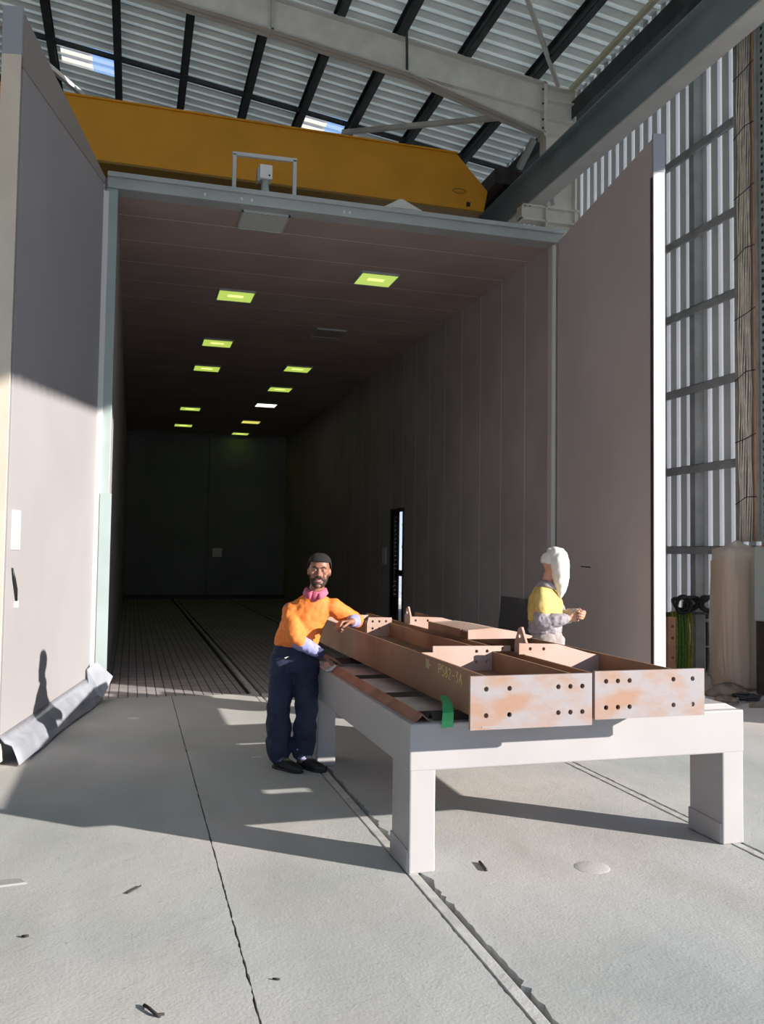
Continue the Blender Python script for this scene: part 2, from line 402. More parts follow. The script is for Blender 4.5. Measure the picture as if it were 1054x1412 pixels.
# a raised round patch and chips on the concrete
def chip(name, c, pts, mat, label, cat, h=.012):
    r = thing(name, c, label, cat)
    m = MB(); n = len(pts)
    m.rings([[(c[0] + p[0], c[1] + p[1], c[2] - .001) for p in pts], [(c[0] + p[0] * .8, c[1] + p[1] * .8, c[2] + h) for p in pts]])
    m.emit('body', mat, r); return r
mound = MB(); mound.lathe([(.105, -.003), (.09, .001), (.06, .0045), (.02, .006), (.002, .006)], (2.364, 4.13, 0), 24)
tag(mound.emit('concrete_patch', 'concrete', smooth=True), 'low round bump on the sunlit concrete in front of the bench', 'patch')
def stick(pts, r, label, cat='stick', name='twig', mat='stick'):
    m = MB(); m.tube(pts, r, 6); return tag(m.emit(name, mat, smooth=True), label, cat)
stick([(1.80, 4.21, .007), (1.807, 4.27, .007), (1.813, 4.33, .007)], .008, 'short dark steel pin lying on the concrete between the front bench legs', 'pin', 'steel_pin', 'dark_steel')
stick([(.085, 3.28, .006), (.10, 3.245, .012), (.125, 3.20, .008), (.14, 3.19, .006)], .006, 'small curved twig on the concrete near the bottom edge of the photo')
stick([(.12, 3.205, .006), (.152, 3.192, .01)], .005, 'tiny forked twig beside the curved one near the bottom edge')
stick([(.02, 4.35, .005), (.06, 4.39, .008), (.085, 4.43, .005)], .004, 'thin dark fibre on the sunlit concrete left of the long crack', 'fibre', 'fibre')
stick([(-.40, 3.98, .005), (-.375, 3.97, .009)], .006, 'dark crumb of metal on the concrete at the far left foreground', 'crumb', 'metal_crumb', 'dark_steel')
stick([(.56, 3.36, .004), (.585, 3.345, .006)], .004, 'tiny dark crumb just right of the crack in the foreground', 'crumb', 'metal_crumb', 'dark_steel')
chip('concrete_chip', (-.53, 4.62, 0), [(.09, -.02), (.06, .05), (-.03, .06), (-.10, .02), (-.05, -.04)], 'stone', 'flat broken concrete flake at the left edge of the foreground', 'flake', .008)
chip('litter_scrap', (.05, 8.78, 0), [(.07, -.02), (.03, .03), (-.05, .02), (-.06, -.02)], 'white_cloth', 'small pale scrap of litter on the shaded floor near the left leaf', 'scrap', .012)
chip('litter_scrap', (1.0, 6.95, 0), [(.05, -.012), (.03, .012), (-.05, .01), (-.04, -.01)], 'white_cloth', 'small pale scrap on the shaded floor left of the orange-shirted man', 'scrap', .006)

# ------------------------------------------------------------------ corrugated sheets
def corr(mb, t0, t1, pitch, rib, h, place, a0, a1, two=False):
    """trapezoid ribs: profile runs over t, sheet runs from a0 to a1; place(t, depth, a)"""
    pts = []; t = t0
    while t < t1 - 1e-4:
        for d, k in ((0, 0), (pitch - rib * 1.6, 0), (pitch - rib * 1.3, 1), (pitch - rib * .3, 1)):
            pts.append((min(t + d, t1), k * h))
        t += pitch
    pts.append((t1, 0))
    n = len(pts)
    vs = [place(p, d, a) for a in (a0, a1) for p, d in pts]
    for i in range(n - 1):
        mb.cur = 1 if two and (pts[i][1] > 0 or pts[i + 1][1] > 0) else 0
        mb.add([vs[i], vs[i + 1], vs[n + i + 1], vs[n + i]], [(0, 1, 2, 3)])
    mb.cur = 0

rw = MB()
wp = lambda y, d, z: (WX + d, y, z)
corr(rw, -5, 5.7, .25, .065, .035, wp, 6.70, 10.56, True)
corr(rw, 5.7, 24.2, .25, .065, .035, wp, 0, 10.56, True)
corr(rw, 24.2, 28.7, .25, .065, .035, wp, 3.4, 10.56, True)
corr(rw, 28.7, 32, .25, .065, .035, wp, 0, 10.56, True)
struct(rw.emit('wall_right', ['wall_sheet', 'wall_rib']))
lw = MB()
corr(lw, -5, 32, .25, .065, .035, lambda y, d, z: (-14 - d, y, z), 0, 13.2)
struct(lw.emit('wall_left', 'wall_dark'))
fw_ = MB()
fw_.box(-14, 8, -5.06, -5.0, 6.4, 10.4)  # unseen header, added to keep sky light off the floor
fw_.prism([(-14, 10.4), (8, 10.4), (8, 10.5), (-14, roof_z(-14) - .03)], lambda x, z, y: (x, y, z), -5.06, -5.0)
struct(fw_.emit('wall_front_sky_block', 'wall_dark'))
bw = MB()
corr(bw, -14, 8, .25, .065, .035, lambda x, d, z: (x, 32 + d, z), 0, 13.2)
struct(bw.emit('wall_back', 'wall_dark'))
# roof: ribs run down the slope (along x), profile over y
rf = MB()
def roof_patch(mb, x0, x1, y0, y1): corr(mb, y0, y1, .30, .06, .045, lambda y, d, x: (x, y, roof_z(x) + d), x0, x1, True)
SK = [(-1.66, -.56), (3.38, 4.28)]; SY0, SY1 = 17.9, 18.8
roof_patch(rf, -14.2, 8.25, -5.2, SY0); roof_patch(rf, -14.2, 8.25, SY1, 32.3)
for a, b in ((-14.2, SK[0][0]), (SK[0][1], SK[1][0]), (SK[1][1], 8.25)): roof_patch(rf, a, b, SY0, SY1)
struct(rf.emit('ceiling', ['roof', 'roof_rib']))
for i, (a, b) in enumerate(SK):
    mid = a + (b - a) * .56
    p1 = MB(); roof_patch(p1, a, mid, SY0, SY1); p1.mi = [0] * len(p1.f)
    w = struct(p1.emit('window_%d' % (i + 1), 'fibre'))
    p2 = MB(); roof_patch(p2, mid, b, SY0, SY1); p2.mi = [0] * len(p2.f)
    p2.emit('clear_sheet', 'clear', w, label='clear bluish half of the roof light')

# ------------------------------------------------------------------ booth shell
b = MB(); b.box(BX0 - .14, BX0, BY0 + .03, BY1 + .12, 0, BH + .14); struct(b.emit('wall_booth_left', 'lining_wall'))
b = MB()
DY0, DY1, DZ = 16.42, 17.22, 2.5
b.box(BX1, BX1 + .14, BY0 + .03, DY0, 0, BH + .14); b.box(BX1, BX1 + .14, DY1, BY1 + .12, 0, BH + .14); b.box(BX1, BX1 + .14, DY0, DY1, DZ, BH + .14)
struct(b.emit('wall_booth_right', 'lining_wall'))
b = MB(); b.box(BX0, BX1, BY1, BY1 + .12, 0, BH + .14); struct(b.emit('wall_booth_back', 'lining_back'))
b = MB(); b.box(BX0, BX1, BY0 + .03, BY1, BH, BH + .14); struct(b.emit('ceiling_booth', 'lining_ceiling'))
# rear doors of the booth
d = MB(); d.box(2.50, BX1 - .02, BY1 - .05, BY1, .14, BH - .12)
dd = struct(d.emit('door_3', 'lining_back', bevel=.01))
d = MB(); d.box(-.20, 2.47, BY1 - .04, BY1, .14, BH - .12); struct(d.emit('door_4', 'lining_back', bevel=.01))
d = MB(); d.box(BX0, BX1, BY1 - .09, BY1 - .05, 0, .14); struct(d.emit('baseboard_back', 'black'))
nt_ = MB(); nt_.box(2.67, 2.99, BY1 - .075, BY1 - .05, 1.44, 1.74)
tag(nt_.emit('notice_plate', 'plate_white', bevel=.004), 'small square white notice plate on the far rear door of the booth', 'notice')
# side door of the booth: black frame, louvre strip and a leaf standing ajar outside
f = MB()
f.box(BX1 - .02, BX1 + .16, DY0 - .05, DY0, 0, DZ + .05); f.box(BX1 - .02, BX1 + .16, DY1, DY1 + .05, 0, DZ + .05); f.box(BX1 - .02, BX1 + .16, DY0, DY1, DZ, DZ + .05)
sd_ = struct(f.emit('door_5', 'black'))
lf = MB(); 
lf.box(BX1 + .02, BX1 + .06, DY1 - .10, DY1, 0, DZ); lf.box(BX1 + .02, BX1 + .06, DY1 - .36, DY1 - .30, 0, DZ)
lf.box(BX1 + .02, BX1 + .06, DY1 - .32, DY1 - .08, 0, .75); lf.box(BX1 + .02, BX1 + .06, DY1 - .36, DY1, DZ - .1, DZ)
lf.box(BX1 + .02, BX1 + .06, DY0, DY1 - .30, 1.18, 1.30)
lf.emit('leaf_frame', 'black', sd_)
for k in range(19):
    z = .80 + k * .088
    if 1.14 < z < 1.30: continue
    s_ = MB(); s_.obox((BX1 + .04, DY1 - .2, z), (.016, 0, .010), (0, .11, 0), (-.0015, 0, .0025)); s_.emit('louvre_slat', 'plate_white', sd_)
sw = MB(); sw.box(BX1 - .03, BX1, 17.55, 17.82, 1.40, 1.76)
tag(sw.emit('switch_box', 'steel_grey', bevel=.006), 'small grey switch box on the dark booth wall beside the louvred door', 'switch box')
# opening frame of the booth
b = MB(); b.box(BX0 - .11, BX1 + .10, 9.98, 10.22, BH - .005, BH + .15)
b.box(BX0 - .11, BX1 + .10, 9.93, 9.98, BH + .11, BH + .165)
hd = struct(b.emit('trim_2', 'frame_grey', bevel=.008))
for x in (.70, 1.12, 1.24, 2.35, 2.42):
    q = MB(); q.ball((x, 9.975, BH + .05), .018, n=8, m=5); q.emit('bolt', 'frame_white', hd, smooth=True)
b = MB(); b.box(BX0 - .12, BX0 + .005, 10.0, 10.2, .30, BH - .005); jl = struct(b.emit('trim_3', 'frame_green', bevel=.006))
q = MB(); q.box(BX0 - .165, BX0 - .09, 9.975, 10.0, .30, BH - .05); q.emit('hinge_strip', 'frame_white', jl)
q = MB(); q.box(BX0 - .09, BX0 + .03, 9.965, 10.0, .30, 2.25); q.emit('jamb_guard', 'frame_green', jl)
b = MB(); b.box(BX1 - .005, BX1 + .12, 10.0, 10.2, 0, BH - .005); jr = struct(b.emit('trim_4', 'leaf_right', bevel=.006))
q = MB(); q.box(BX1 - .05, BX1 - .012, 9.96, 10.0, .05, BH - .05); q.emit('hinge_strip', 'frame_white', jr)
# bent flap at the foot of the left jamb
cf = thing('corner_flap', (BX0 - .02, 9.93, 0), 'pale blue bent sheet flap at the foot of the left booth jamb', 'flap')
q = MB()
q.rings([[(-.43, 9.60, .36), (-.44, 9.58, .35)], [(-.30, 9.86, .47), (-.305, 9.845, .46)], [(-.14, 9.90, .40), (-.135, 9.885, .39)], [(-.04, 9.80, .22), (-.035, 9.79, .21)]], cap=False)
q.v = []; q.f = []; q.mi = []
A_ = [(-.43, 9.74, .36), (-.34, 9.88, .42), (-.17, 9.88, .26), (-.26, 9.72, .06), (-.40, 9.72, .12)]
q.add(A_ + [(p[0] + .01, p[1] - .012, p[2] + .004) for p in A_], [(0, 1, 2, 3, 4), (9, 8, 7, 6, 5)] + [(i, (i + 1) % 5, 5 + (i + 1) % 5, 5 + i) for i in range(5)])
q.emit('sheet', 'skirt', cf)

# ------------------------------------------------------------------ door leaves (both swung open)
def leaf(name, hinge, near, th, face, H, top, mats, inner):
    """hinge, near = foot points of the inner face; inner = +1/-1 side the thickness goes"""
    h, n = V((*hinge, 0)), V((*near, 0)); d = (n - h); L = d.length; d.normalize(); s = V((-d.y, d.x, 0)) * inner
    z = V((0, 0, 1))
    root = MB(); root.prism([(0, .16), (L, .16), (L, top), (0, top)], lambda a, zz, w: h + d * a + s * w + z * zz, .006, th)
    r = struct(root.emit(name, mats[0], bevel=.004))
    q = MB(); q.prism([(.03, .20), (L - .05, .20), (L - .05, top - .34), (.03, top - .04 if name == 'door_1' else top - .34)], lambda a, zz, w: h + d * a + s * w + z * zz, -.012, .02)
    q.emit('lining_panel', mats[0], r, bevel=.003)
    q = MB()
    q.prism([(L, .10), (L + .018, .10), (L + .018, top - .36), (L, top - .36)], lambda a, zz, w: h + d * a + s * w + z * zz, -.012, th + .012)
    q.emit('edge_trim', mats[1], r, bevel=.003, label='bright edge strip of the leaf')
    q = MB()
    q.prism([(L - .02, top - .36), (L + .02, top - .36), (L + .02, top + .02), (L - .02, top + .02)], lambda a, zz, w: h + d * a + s * w + z * zz, -.014, th + .014)
    q.emit('edge_cap', mats[2], r, bevel=.003, label='blue-grey cap at the top of the edge')
    return r, (lambda a, zz, w: h + d * a + s * w + z * zz), L
d1, P1, L1 = leaf('door_1', (BX0 - .15, 9.97), (-.93, 7.05), .12, 1, BH, 5.80, ('leaf_left', 'leaf_edge', 'leaf_cap'), -1)
q = MB(); q.prism([(.02, 5.78), (L1 - .02, 5.78), (L1 - .02, 5.36), (.02, 5.70)], P1, -.02, .004); q.emit('top_flap', 'leaf_flap', d1, label='brownish wedge flap along the top of the leaf')
q = MB(); q.prism([(L1 - .33, 1.62), (L1 - .14, 1.62), (L1 - .14, 1.93), (L1 - .33, 1.93)], P1, -.022, -.010); q.emit('cover_plate', 'plate_white', d1, bevel=.003, label='white cover plate')
q = MB(); q.tube([P1(L1 - .17, 1.48, -.018), P1(L1 - .20, 1.40, -.026), P1(L1 - .25, 1.31, -.026), P1(L1 - .29, 1.22, -.02)], [.007, .012, .014, .009], 8)
pl = q.emit('pull_lever', 'black', d1, smooth=True, label='black pull lever')
q = MB(); q.prism([(L1 - .33, 1.17), (L1 - .27, 1.17), (L1 - .27, 1.22), (L1 - .33, 1.22)], P1, -.025, -.010); q.emit('lever_bracket', 'plate_white', pl)
# flared rubber skirt along the foot, curling out at its near end
q = MB(); rs = []
for i in range(25):
    t = i / 24; a = t * (L1 - .02); fl_ = .125 + .01 * math.sin(t * 9)
    prof = [(.27 - .04 * t, -.014), (.21 - .03 * t, -.025 - .25 * fl_), (.16, -.03 - .60 * fl_), (.09, -.03 - .85 * fl_), (.02 + .006 * math.sin(t * 23), -.03 - 1.05 * fl_)]
    o_ = [P1(a, z_, w_) for z_, w_ in prof]
    rs.append(o_ + [p + V((-.005, -.002, -.008)) for p in reversed(o_)])
q.rings(rs); q.emit('rubber_skirt', 'skirt', d1, smooth=True, label='grey flared rubber skirt along the foot')
q = MB(); q.prism([(L1 - .10, .03), (L1 + .03, .03), (L1 + .03, .17), (L1 - .04, .17)], P1, -.02, .13); q.emit('foot_plate', 'leaf_edge', d1)
d2, P2, L2 = leaf('door_2', (BX1 + .02, 9.97), (4.75, 7.15), .09, 1, BH, 5.70, ('leaf_right', 'frame_white', 'leaf_cap'), 1)
q = MB(); q.prism([(L2 - .05, .1), (L2 - .02, .1), (L2 - .02, 5.3), (L2 - .05, 5.3)], P2, -.016, .0); q.emit('edge_seal', 'dark_steel', d2)
q = MB(); q.prism([(.9, 1.505), (1.22, 1.50), (1.22, 1.512), (.9, 1.517)], P2, -.014, -.010); q.emit('scratch', 'dark_steel', d2)

# bits on top of the booth head
gf = thing('guard_frame', (1.40, 10.12, BH + .165), 'grey square-tube hoop standing on the booth head around a white box', 'frame')
q = MB(); q.bar((1.045, 10.12, BH + .14), (1.045, 10.12, BH + .64), .045, .045); q.emit('post', 'steel_grey', gf, bevel=.004)
q = MB(); q.bar((1.765, 10.12, BH + .14), (1.765, 10.12, BH + .66), .045, .045); q.emit('post', 'steel_grey', gf, bevel=.004)
q = MB(); q.bar((1.02, 10.12, BH + .64), (1.79, 10.12, BH + .66), .045, .045); q.emit('top_rail', 'steel_grey', gf, bevel=.004)
bx = thing('motor_box', (1.41, 10.16, BH + .15), 'white box on a flared stand on top of the booth head', 'box')
q = MB(); q.box(1.34, 1.49, 10.06, 10.22, BH + .37, BH + .54); q.emit('housing', 'plate_white', bx, bevel=.01)
q = MB(); q.box(1.315, 1.34, 10.08, 10.2, BH + .34, BH + .50); q.emit('side_cover', 'frame_grey', bx, bevel=.005)
q = MB(); q.loft([((1.42, 10.14, BH + .13), (.12, 0, 0), (0, .08, 0), .5), ((1.42, 10.14, BH + .18), (.09, 0, 0), (0, .07, 0), .5), ((1.415, 10.14, BH + .25), (.045, 0, 0), (0, .05, 0), .5), ((1.41, 10.14, BH + .38), (.04, 0, 0), (0, .05, 0), .5)], 16); q.emit('stand', 'frame_grey', bx, smooth=True)
q = MB(); q.ball((1.455, 10.058, BH + .41), .012, n=8, m=5); q.emit('knob', 'black', bx, smooth=True)
vc = thing('vent_cowl', (3.2, 10.35, BH + .14), 'pale folded sheet cowl peeking over the booth head under the yellow crane', 'cowl')
q = MB(); n_ = 22
base = []
for k in range(n_):
    a = 2 * PI * k / n_; base.append((3.2 + .30 * math.copysign(abs(math.cos(a)) ** .6, math.cos(a)), 10.40 + .18 * math.copysign(abs(math.sin(a)) ** .6, math.sin(a)), BH + .29 + .012 * (k % 2)))
q.rings([base, [(3.2 + (p[0] - 3.2) * .12 - .01, 10.40 + (p[1] - 10.40) * .3, BH + .46) for p in base]]); q.emit('hood', 'fin_white', vc)
q = MB(); q.box(3.02, 3.38, 10.30, 10.50, BH + .13, BH + .295); q.emit('neck', 'steel_grey', vc)

# ------------------------------------------------------------------ ceiling lights of the booth
def lamp(x, y, label, kind='green'):
    t = thing('ceiling_light', (x, y, BH), label, 'ceiling light', 'recessed lights in the booth ceiling')
    fr = MB(); w, l = .29, .29
    for a, b_, c_, d_ in ((-w, w, -l, -l + .02), (-w, w, l - .02, l), (-w, -w + .02, -l, l), (w - .02, w, -l, l)): fr.box(x + a, x + b_, y + c_, y + d_, BH - .03, BH + .002)
    fr.emit('frame', 'frame_grey', t)
    pa = MB(); pa.box(x - w + .02, x + w - .02, y - l + .02, y + l - .02, BH - .022, BH - .004)
    pa.emit('diffuser', {'green': 'light_lit', 'yellow': 'light_yellow', 'white': 'light_white', 'off': 'light_off', 'dim': 'light_off_dim'}[kind], t)
    if kind == 'green':
        c_ = MB(); c_.box(x - .12, x + .12, y - .05, y + .05, BH - .026, BH - .021); c_.emit('tube_glow', 'light_core', t)
    return t
lamp(1.44, 10.44, 'pale unlit ceiling panel nearest the booth head', 'off')
l0 = lamp(1.472, 13.64, 'green-lit ceiling light, nearest of the left row')
for y, lb in ((16.88, 'second'), (19.32, 'third'), (25.0, 'fourth'), (28.4, 'farthest')):
    copy_thing(l0, (1.49, y, BH), 'green-lit ceiling light, %s of the left row' % lb)
l1 = copy_thing(l0, (3.36, 12.14, BH), 'large green-lit ceiling light, nearest of the right row')
lamp(3.39, 15.46, 'unlit grey ceiling panel in the right row', 'dim')
copy_thing(l0, (3.41, 18.71, BH), 'green-lit ceiling light behind the unlit panel of the right row')
copy_thing(l0, (3.43, 21.2, BH), 'green-lit ceiling light just before the white one in the right row')
lamp(3.45, 23.65, 'only white-lit ceiling light, in the right row', 'white')
lamp(3.46, 26.9, 'yellow-lit ceiling light just beyond the white one in the right row', 'yellow')
copy_thing(l0, (3.47, 29.7, BH), 'green-lit ceiling light at the far end of the right row, by the rear doors')

# ------------------------------------------------------------------ shed steelwork
def isec(mb, p, q, d, w, tf, tw, up=(0, 0, 1)):
    """I section from p to q (centre line), depth d along up, flange width w"""
    p, q = V(p), V(q); ax = (q - p).normalized(); sd = ax.cross(V(up)).normalized(); u = sd.cross(ax)
    mb.bar(p, q, tw, d - 2 * tf, up)
    mb.bar(p + u * (d / 2 - tf / 2), q + u * (d / 2 - tf / 2), w, tf, up)
    mb.bar(p - u * (d / 2 - tf / 2), q - u * (d / 2 - tf / 2), w, tf, up)
FY = 14.3
def rtop(x): return 10.38 - .13 * (x - 7.149)
# portal column
col = thing('portal_column', (7.45, FY, 0), 'cream painted steel column carrying the roof rafter by the right wall', 'column')
q = MB(); q.box(7.14, 7.165, FY - .13, FY + .13, 0, 10.38); q.box(7.735, 7.76, FY - .13, FY + .13, 0, 10.33); q.box(7.165, 7.735, FY - .012, FY + .012, 0, 10.3)
q.emit('shaft', 'steel_cream', col)
q = MB(); q.box(7.12, 7.78, FY - .14, FY + .14, 10.30, 10.325); q.emit('cap_plate', 'steel_cream', col)
for z in (10.05, 9.70, 9.42):
    q = MB(); q.box(7.165, 7.735, FY - .12, FY + .12, z, z + .025); q.emit('stiffener', 'steel_cream', col)
cb = MB(); isec(cb, (6.66, FY - .02, 7.90), (7.86, FY - .02, 7.90), .29, .22, .03, .02)
cb.box(6.66, 6.69, FY - .13, FY + .09, 7.76, 8.04)
c_ = cb.emit('corbel', 'steel_cream', col)
for x in (6.72, 6.82):
    q = MB(); q.ball((x, FY - .135, 8.0), .014, n=7, m=4); q.emit('bolt', 'dark_steel', c_)
q = MB(); q.box(7.0, 7.72, FY - .22, FY + .14, 0, 7.58); q.emit('lower_shaft', 'steel_cream', col, bevel=.01)
# rafter with haunch
raf = thing('roof_rafter', (2.0, FY, 10.8), 'big cream roof rafter with a deep haunch running to the column', 'rafter')
def rprof(mb, xs, zt, zb, y0, y1): mb.prism([(x, zt(x)) for x in xs] + [(x, zb(x)) for x in reversed(xs)], lambda a, z, y: (a, y, z), y0, y1)
lin = lambda pts: (lambda x: next((z0 + (z1 - z0) * (x - x0) / (x1 - x0) for (x0, z0), (x1, z1) in zip(pts, pts[1:]) if x0 <= x <= x1), pts[-1][1]))
zb = lin([(-14, 12.3), (-.256, 10.71), (1.996, 10.44), (4.458, 10.11), (7.14, 9.42)])
zt = lin([(-14, rtop(-14)), (7.14, rtop(7.14))])
xs = [-14, -.256, 1.996, 4.458, 7.14]
q = MB(); rprof(q, xs, zt, zb, FY - .012, FY + .012); q.emit('web', 'steel_cream', raf)
q = MB(); rprof(q, xs, zt, lambda x: zt(x) - .03, FY - .13, FY + .13); q.emit('top_flange', 'steel_lightgrey', raf)
q = MB(); rprof(q, xs, lambda x: zb(x) + .03, zb, FY - .13, FY + .13); q.emit('bottom_flange', 'steel_lightgrey', raf)
q = MB(); zh = lin([(4.458, 10.14), (7.14, 9.86)]); rprof(q, [4.6, 7.14], zh, lambda x: zh(x) - .025, FY - .11, FY + .11); q.emit('haunch_flange', 'steel_cream', raf)
q = MB(); q.box(2.03, 2.075, FY - .13, FY + .13, zb(2.05), zt(2.05)); q.emit('splice_plate', 'steel_grey', raf)
q = MB(); q.box(7.10, 7.14, FY - .13, FY + .13, 9.36, 10.40); ep = q.emit('end_plate', 'steel_cream', raf)
for z in (9.52, 9.68, 9.98, 10.25):
    q = MB(); q.ball((7.09, FY - .10, z), .022, n=8, m=5); q.emit('bolt', 'dark_steel', ep)
# purlins
PX = [(6.93, 'nearest the right wall column'), (5.58, 'second from the right wall column'), (4.33, 'third from the right wall column, above the fly brace'), (3.24, 'fourth from the right wall column'),
      (2.07, 'fifth from the column, over the rafter splice'), (.77, 'fourth from the left edge of the photo'), (-.53, 'right of the warm roof light at upper left'), (-1.80, 'left of the warm roof light at upper left'), (-3.1, 'at the far upper left corner')]
for x, lb in PX:
    q = MB(); z = roof_z(x) - .13
    q.box(x - .07, x + .07, -5, 32, z + .115, z + .13); q.box(x - .008, x + .008, -5, 32, z - .12, z + .12); q.box(x - .07, x + .07, -5, 32, z - .13, z - .115)
    q.box(x - .07, x - .062, -5, 32, z - .13, z - .09)
    tag(q.emit('roof_purlin', 'purlin'), 'dark steel roof purlin, ' + lb, 'purlin', 'roof purlins')
q = MB(); q.bar((-14, 17.82, roof_z(-14) - .12), (8, 17.82, roof_z(8) - .12), .06, .09)
tag(q.emit('roof_bridging', 'purlin'), 'dark cross member under the roof sheets just before the roof lights', 'bridging')
q = MB(); q.bar((4.35, 13.95, 10.86), (4.46, FY - .06, 10.14), .03, .06, (0, 1, 0))
tag(q.emit('fly_brace', 'purlin'), 'short dark fly brace from a purlin down to the rafter', 'brace')
q = MB(); q.bar((7.37, FY - .15, 10.34), (4.9, 11.2, 10.78), .07, .07)
tag(q.emit('roof_brace', 'steel_lightgrey'), 'pale diagonal roof brace rising from the column head to the top edge', 'brace')
q = MB(); q.bar((7.66, FY - .1, 10.33), (7.62, 8.0, 10.36), .08, .08)
tag(q.emit('eave_strut', 'strut_yellow'), 'pale yellow strut running from the column head along the right eave', 'strut')
q = MB(); q.bar((6.62, 15.25, 10.15), (4.15, 17.85, 10.72), .09, .09)
tag(q.emit('roof_brace', 'steel_lightgrey'), 'grey diagonal roof brace behind the rafter above the right end of the crane', 'brace')
q = MB(); q.bar((-2.75, 17.0, 11.45), (-.75, 19.8, 11.25), .09, .09)
tag(q.emit('roof_brace', 'steel_lightgrey'), 'grey diagonal roof brace behind the top of the left booth leaf', 'brace')
q = MB(); q.bar((7.04, 14.48, 9.42), (6.98, 14.98, 9.08), .10, .10)
tag(q.emit('knee_brace', 'steel_grey'), 'grey knee brace between the rafter haunch and the runway beam', 'brace')
q = MB(); q.bar((7.22, FY - .26, 8.02), (7.02, FY - .45, 8.42), .07, .05)
tag(q.emit('runway_tie', 'steel_grey'), 'short grey tie from the corbel up to the runway beam', 'tie')
q = MB(); q.box(7.72, 7.95, -5, 32, 9.82, 10.15)
tag(q.emit('eave_beam', 'purlin'), 'dark eave beam along the top of the right wall', 'beam')
# runway beam
rwy = thing('runway_beam', (6.95, 10, 8.02), 'blue-grey crane runway beam along the right wall, resting on the corbel', 'beam')
q = MB(); q.box(6.94, 6.965, -5, 32, 8.07, 8.72); q.emit('web', 'steel_blue', rwy)
q = MB(); q.box(6.80, 7.10, -5, 32, 8.045, 8.075); q.emit('bottom_flange', 'steel_lightgrey', rwy)
q = MB(); q.box(6.82, 7.08, -5, 32, 8.72, 8.75); q.emit('top_flange', 'steel_blue', rwy)
q = MB(); q.box(6.93, 6.97, -5, 32, 8.75, 8.80); q.emit('crane_rail', 'dark_steel', rwy)
# yellow bridge crane
GY = 15.5
cr = thing('bridge_crane', (0, GY, 8.2), 'yellow overhead bridge crane spanning above the booth', 'crane')
q = MB(); q.prism([(-13.2, 9.47), (5.90, 9.44), (6.55, 8.78), (6.47, 8.36), (-13.2, 8.42)], lambda x, z, y: (x, y, z), GY, GY + .5); q.emit('girder', 'crane', cr, bevel=.01)
q = MB(); q.prism([(-13.2, 8.42), (6.47, 8.36), (6.40, 8.32), (-13.2, 8.38)], lambda x, z, y: (x, y, z), GY + .0, GY + .62); q.emit('bottom_plate', 'crane_dark', cr)
q = MB(); q.prism([(-13.2, 9.47), (5.90, 9.44), (5.90, 9.47), (-13.2, 9.50)], lambda x, z, y: (x, y, z), GY - .03, GY + .54); q.emit('top_plate', 'crane', cr)
q = MB(); q.tube([(5.95 + .14 * math.cos(2 * PI * k / 20), GY - .006, 8.71 + .045 * math.sin(2 * PI * k / 20)) for k in range(20)], .008, 6, True); q.emit('lifting_ring', 'crane_dark', cr)
q = MB(); q.box(6.10, 6.17, GY - .04, GY, 8.42, 8.50); q.emit('end_stop', 'black', cr, bevel=.006)
q = MB(); q.box(6.56, 7.2, GY - .35, GY + 1.5, 8.81, 9.1); q.emit('end_carriage', 'dark_steel', cr, bevel=.01)
q = MB(); q.tube([(6.30, GY + .95, 9.0), (6.45, GY + .95, 9.0), (6.47, GY + .95, 9.0), (7.0, GY + .95, 9.0)], [.13, .15, .17, .17], 16); q.emit('drive_motor', 'motor_blue', cr, smooth=True)
hs = thing('crane_hoist', (-2.7, GY - .1, 7.3), 'dark hoist hanging from the crane at the far left edge', 'hoist')
q = MB(); q.box(-3.3, -2.25, GY - .35, GY + .6, 7.75, 8.12); q.emit('trolley', 'dark_steel', hs, bevel=.03)
q = MB(); q.tube([(-3.1, GY - .1, 7.5), (-2.3, GY - .1, 7.5)], .28, 18); q.emit('drum', 'dark_steel', hs, smooth=True)
q = MB(); q.box(-2.45, -2.25, GY - .3, GY + .1, 6.7, 7.5); q.emit('control_box', 'brown_steel', hs, bevel=.02)
# wall girts, studs, posts
for z, lb in ((7.65, 'topmost, just under the runway beam'), (6.38, 'second from the top'), (5.25, 'third from the top'), (4.09, 'fourth from the top'), (2.92, 'second from the bottom'), (1.74, 'lowest, level with the top of the wrapped bundle')):
    q = MB(); q.box(WX - .20, WX - .006, 5.8, 24, z + .05, z + .058); q.box(WX - .20, WX - .19, 5.8, 24, z - .05, z + .058); q.box(WX - .20, WX - .16, 5.8, 24, z - .058, z - .05)
    tag(q.emit('wall_girt', 'girt'), 'galvanised girt across the right wall, ' + lb, 'girt', 'girts of the right wall')
q = MB(); q.box(WX - .16, WX - .006, 10.78, 10.90, 0, 9.8)
tag(q.emit('wall_stud', 'girt'), 'grey upright stud on the right wall beside the open leaf', 'stud')
po = thing('wall_post', (7.72, 9.12, 0), 'perforated grey-green wall post beside the cable tray', 'post')
q = MB(); q.box(7.69, 7.71, 8.95, 9.23, 0, 9.8); q.box(7.71, 7.95, 9.09, 9.105, 0, 9.8); q.emit('shaft', 'frame_green', po)
for k in range(90):
    q = MB(); q.box(7.682, 7.691, 9.15, 9.18, .4 + k * .1, .44 + k * .1); q.emit('slot', 'black', po)
ct = thing('cable_tray', (7.66, 9.45, 1.85), 'vertical cable tray packed with pale cables and an orange conduit on the right wall', 'cable tray')
q = MB(); q.box(7.74, 7.75, 9.27, 9.68, 1.85, 9.7); q.box(7.66, 7.75, 9.27, 9.28, 1.85, 9.7); q.box(7.66, 7.75, 9.67, 9.68, 1.85, 9.7); q.emit('channel', 'tray', ct)
for k in range(58):
    q = MB(); q.box(7.734, 7.741, 9.345, 9.395, 1.95 + k * .133, 2.03 + k * .133); q.emit('slot', 'black', ct)
